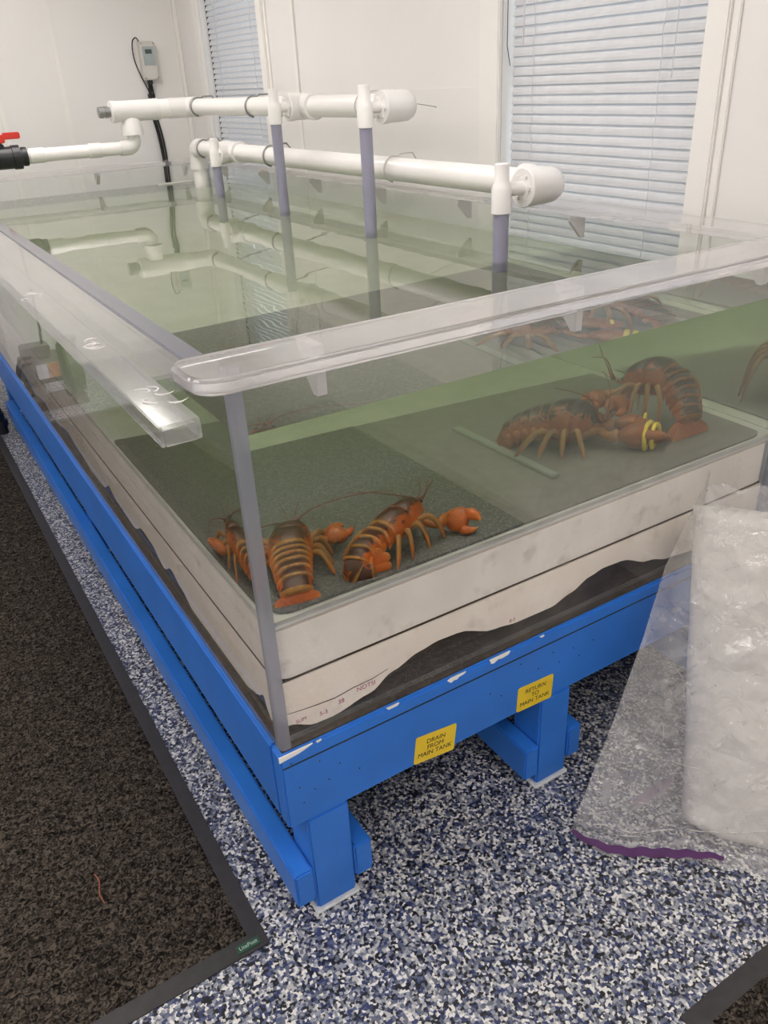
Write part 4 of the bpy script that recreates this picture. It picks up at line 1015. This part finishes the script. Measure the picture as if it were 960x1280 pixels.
def film_surface():
    nz_, na = 90, 120; vs = []
    # left contour and right contour per height, front bulge
    Ls = [(0, (.600, -.132, .006)), (.02, (.600, -.138, .025)), (.12, (.635, -.13, .09)), (.35, (.722, -.112, .24)), (.60, (.812, -.090, .41)), (.78, (.893, -.060, .55)), (.90, (.945, -.060, .645)), (1.0, (.985, -.066, .750))]
    def left(h):
        for i in range(len(Ls)-1):
            if h <= Ls[i+1][0]: return lerp3(Ls[i][1], Ls[i+1][1], (h-Ls[i][0])/(Ls[i+1][0]-Ls[i][0]))
        return Vector(Ls[-1][1])
    d = Vector((.60, -.80, 0)).normalized(); nrm = Vector((-.80, -.60, 0)).normalized()
    for i in range(nz_+1):
        h = i/nz_; lf = left(h); z = lf.z
        ms_left = lerp3((.800, -.262, .012), (.952, -.062, .700), min(1, z/.69))
        for j in range(na+1):
            u_ = j/na
            # front sheet only: sweep from the left edge over the front of the stack and out to the right
            far = ms_left+d*.50+nrm*.034
            knee = ms_left+nrm*.034+d*.02
            if u_ < .35: p = lf.lerp(knee, (u_/.35)**.9); sag = math.sin(u_/.35*PI)*.02*(1-h*.5); p += nrm*sag
            else: p = knee.lerp(far, (u_-.35)/.65)
            p.z = z
            q = p*9
            wr_ = (1-abs(mnoise.noise((q.x, q.y, q.z*1.1)))*2)*.010+(1-abs(mnoise.noise((q.x*2.6+3, q.y*2.6, q.z*2.2)))*2)*.005
            wr_ += .010*mnoise.noise((q.x*.6, q.y*.6, q.z*.5+9))
            k_ = min(1, u_*8+.15)*(.28 if u_ < .26 else .28+.72*min(1, (u_-.26)/.12))
            p += nrm*wr_*k_+nrm*.006
            if h > .96: p.z += .018*mnoise.noise((u_*22, 3, 1))+.006*mnoise.noise((u_*60, 3, 1))
            vs.append((p.x, p.y, max(.004, p.z)))
    W_ = na+1
    fs = [(i*W_+j, i*W_+j+1, (i+1)*W_+j+1, (i+1)*W_+j) for i in range(nz_) for j in range(na)]
    # skirt spread on the floor in front of the lower edge
    b0 = len(vs)
    for j in range(na+1):
        x, y, z = vs[j]; p = Vector((x, y, 0))+nrm*(.026+.015*mnoise.noise((j*.11, 5, 2)))*min(1, j/10)
        p2 = Vector((x, y, 0))+nrm*.012*min(1, j/10)
        vs.append((p2.x, p2.y, .012+.006*mnoise.noise((j*.3, 1, 7)))); 
    for j in range(na+1):
        x, y, z = vs[j]; p = Vector((x, y, 0))+nrm*(.036+.02*mnoise.noise((j*.11, 5, 2)))*min(1, j/10)
        vs.append((p.x, p.y, .003+.003*abs(mnoise.noise((j*.4, 2, 3)))))
    for j in range(na):
        fs.append((j+1, j, b0+j, b0+j+1)); fs.append((b0+j+1, b0+j, b0+W_+j, b0+W_+j+1))
    return MB().add(vs, fs)
fsurf = film_surface()
FV = [Vector(v) for v in fsurf.v[:91*121]]
def on_film(u_, h):
    i = max(0, min(90, int(round(h*90)))); j = max(0, min(120, int(round(u_*120))))
    return FV[i*121+j]
fl = fsurf.build('film', M['film'], bagr, smooth=True)
nrm_ = Vector((-.80, -.60, 0)).normalized()
cre = random.Random(21)
def crease_highlight(P, r_):  # milky white strips that paint the highlights along the film's folds
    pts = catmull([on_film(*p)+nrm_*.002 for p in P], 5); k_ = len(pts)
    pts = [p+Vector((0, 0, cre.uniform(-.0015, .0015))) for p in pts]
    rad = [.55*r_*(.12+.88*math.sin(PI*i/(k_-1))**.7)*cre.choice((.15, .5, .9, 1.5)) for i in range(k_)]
    MB().tube(pts, rad, 6, flat=(nrm_, .3)).build('crease_highlight', M['gusset'], bagr, smooth=True)
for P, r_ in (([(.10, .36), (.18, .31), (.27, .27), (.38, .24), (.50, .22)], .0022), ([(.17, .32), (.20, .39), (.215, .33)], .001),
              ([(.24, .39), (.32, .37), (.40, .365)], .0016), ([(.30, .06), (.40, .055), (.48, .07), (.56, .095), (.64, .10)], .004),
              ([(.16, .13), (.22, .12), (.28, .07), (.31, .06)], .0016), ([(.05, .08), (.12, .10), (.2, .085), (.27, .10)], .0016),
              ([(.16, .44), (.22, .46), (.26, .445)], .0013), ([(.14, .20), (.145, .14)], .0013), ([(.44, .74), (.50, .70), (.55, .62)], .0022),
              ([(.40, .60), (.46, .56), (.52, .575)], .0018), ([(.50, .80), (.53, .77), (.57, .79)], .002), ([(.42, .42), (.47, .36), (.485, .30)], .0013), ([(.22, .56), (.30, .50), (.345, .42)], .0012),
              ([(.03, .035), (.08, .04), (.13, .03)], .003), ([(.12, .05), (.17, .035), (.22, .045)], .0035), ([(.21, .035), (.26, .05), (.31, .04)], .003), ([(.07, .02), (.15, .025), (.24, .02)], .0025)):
    crease_highlight(P, r_)
# zip strip: a flat purple ribbon along the lower edge
def ribbon(P, hw, name):
    pts = catmull(P, 8); vs = []; k_ = len(pts)
    for i, p in enumerate(pts):
        t_ = (pts[min(i+1, k_-1)]-pts[max(i-1, 0)]).normalized()
        sd = (Vector((0, 0, .8))-nrm_*.6); sd = (sd-t_*sd.dot(t_)).normalized()
        ww = hw*(.35+.65*math.sin(PI*min(1, max(0, i/(k_-1))))**.6); nn = t_.cross(sd)*.0008
        p = p+sd*.002*math.sin(i*.9)
        vs += [p-sd*ww-nn, p+sd*ww-nn, p+sd*ww+nn, p-sd*ww+nn]
    fs = [(4*i+j, 4*i+(j+1) % 4, 4*(i+1)+(j+1) % 4, 4*(i+1)+j) for i in range(k_-1) for j in range(4)]
    fs += [(0, 1, 2, 3), (4*k_-4, 4*k_-3, 4*k_-2, 4*k_-1)]
    return MB().add(vs, fs).build(name, M['purple'], bagr)
ribbon([(.583, -.150, .022), (.603, -.196, .017), (.637, -.242, .016), (.678, -.275, .017), (.72, -.31, .020), (.76, -.34, .02), (.80, -.375, .018)], .0095, 'zip_strip')['label'] = 'purple zip strip'
ribbon([(.748, -.175, .022), (.775, -.19, .05), (.79, -.21, .085), (.798, -.225, .12)], .012, 'zip_strip')
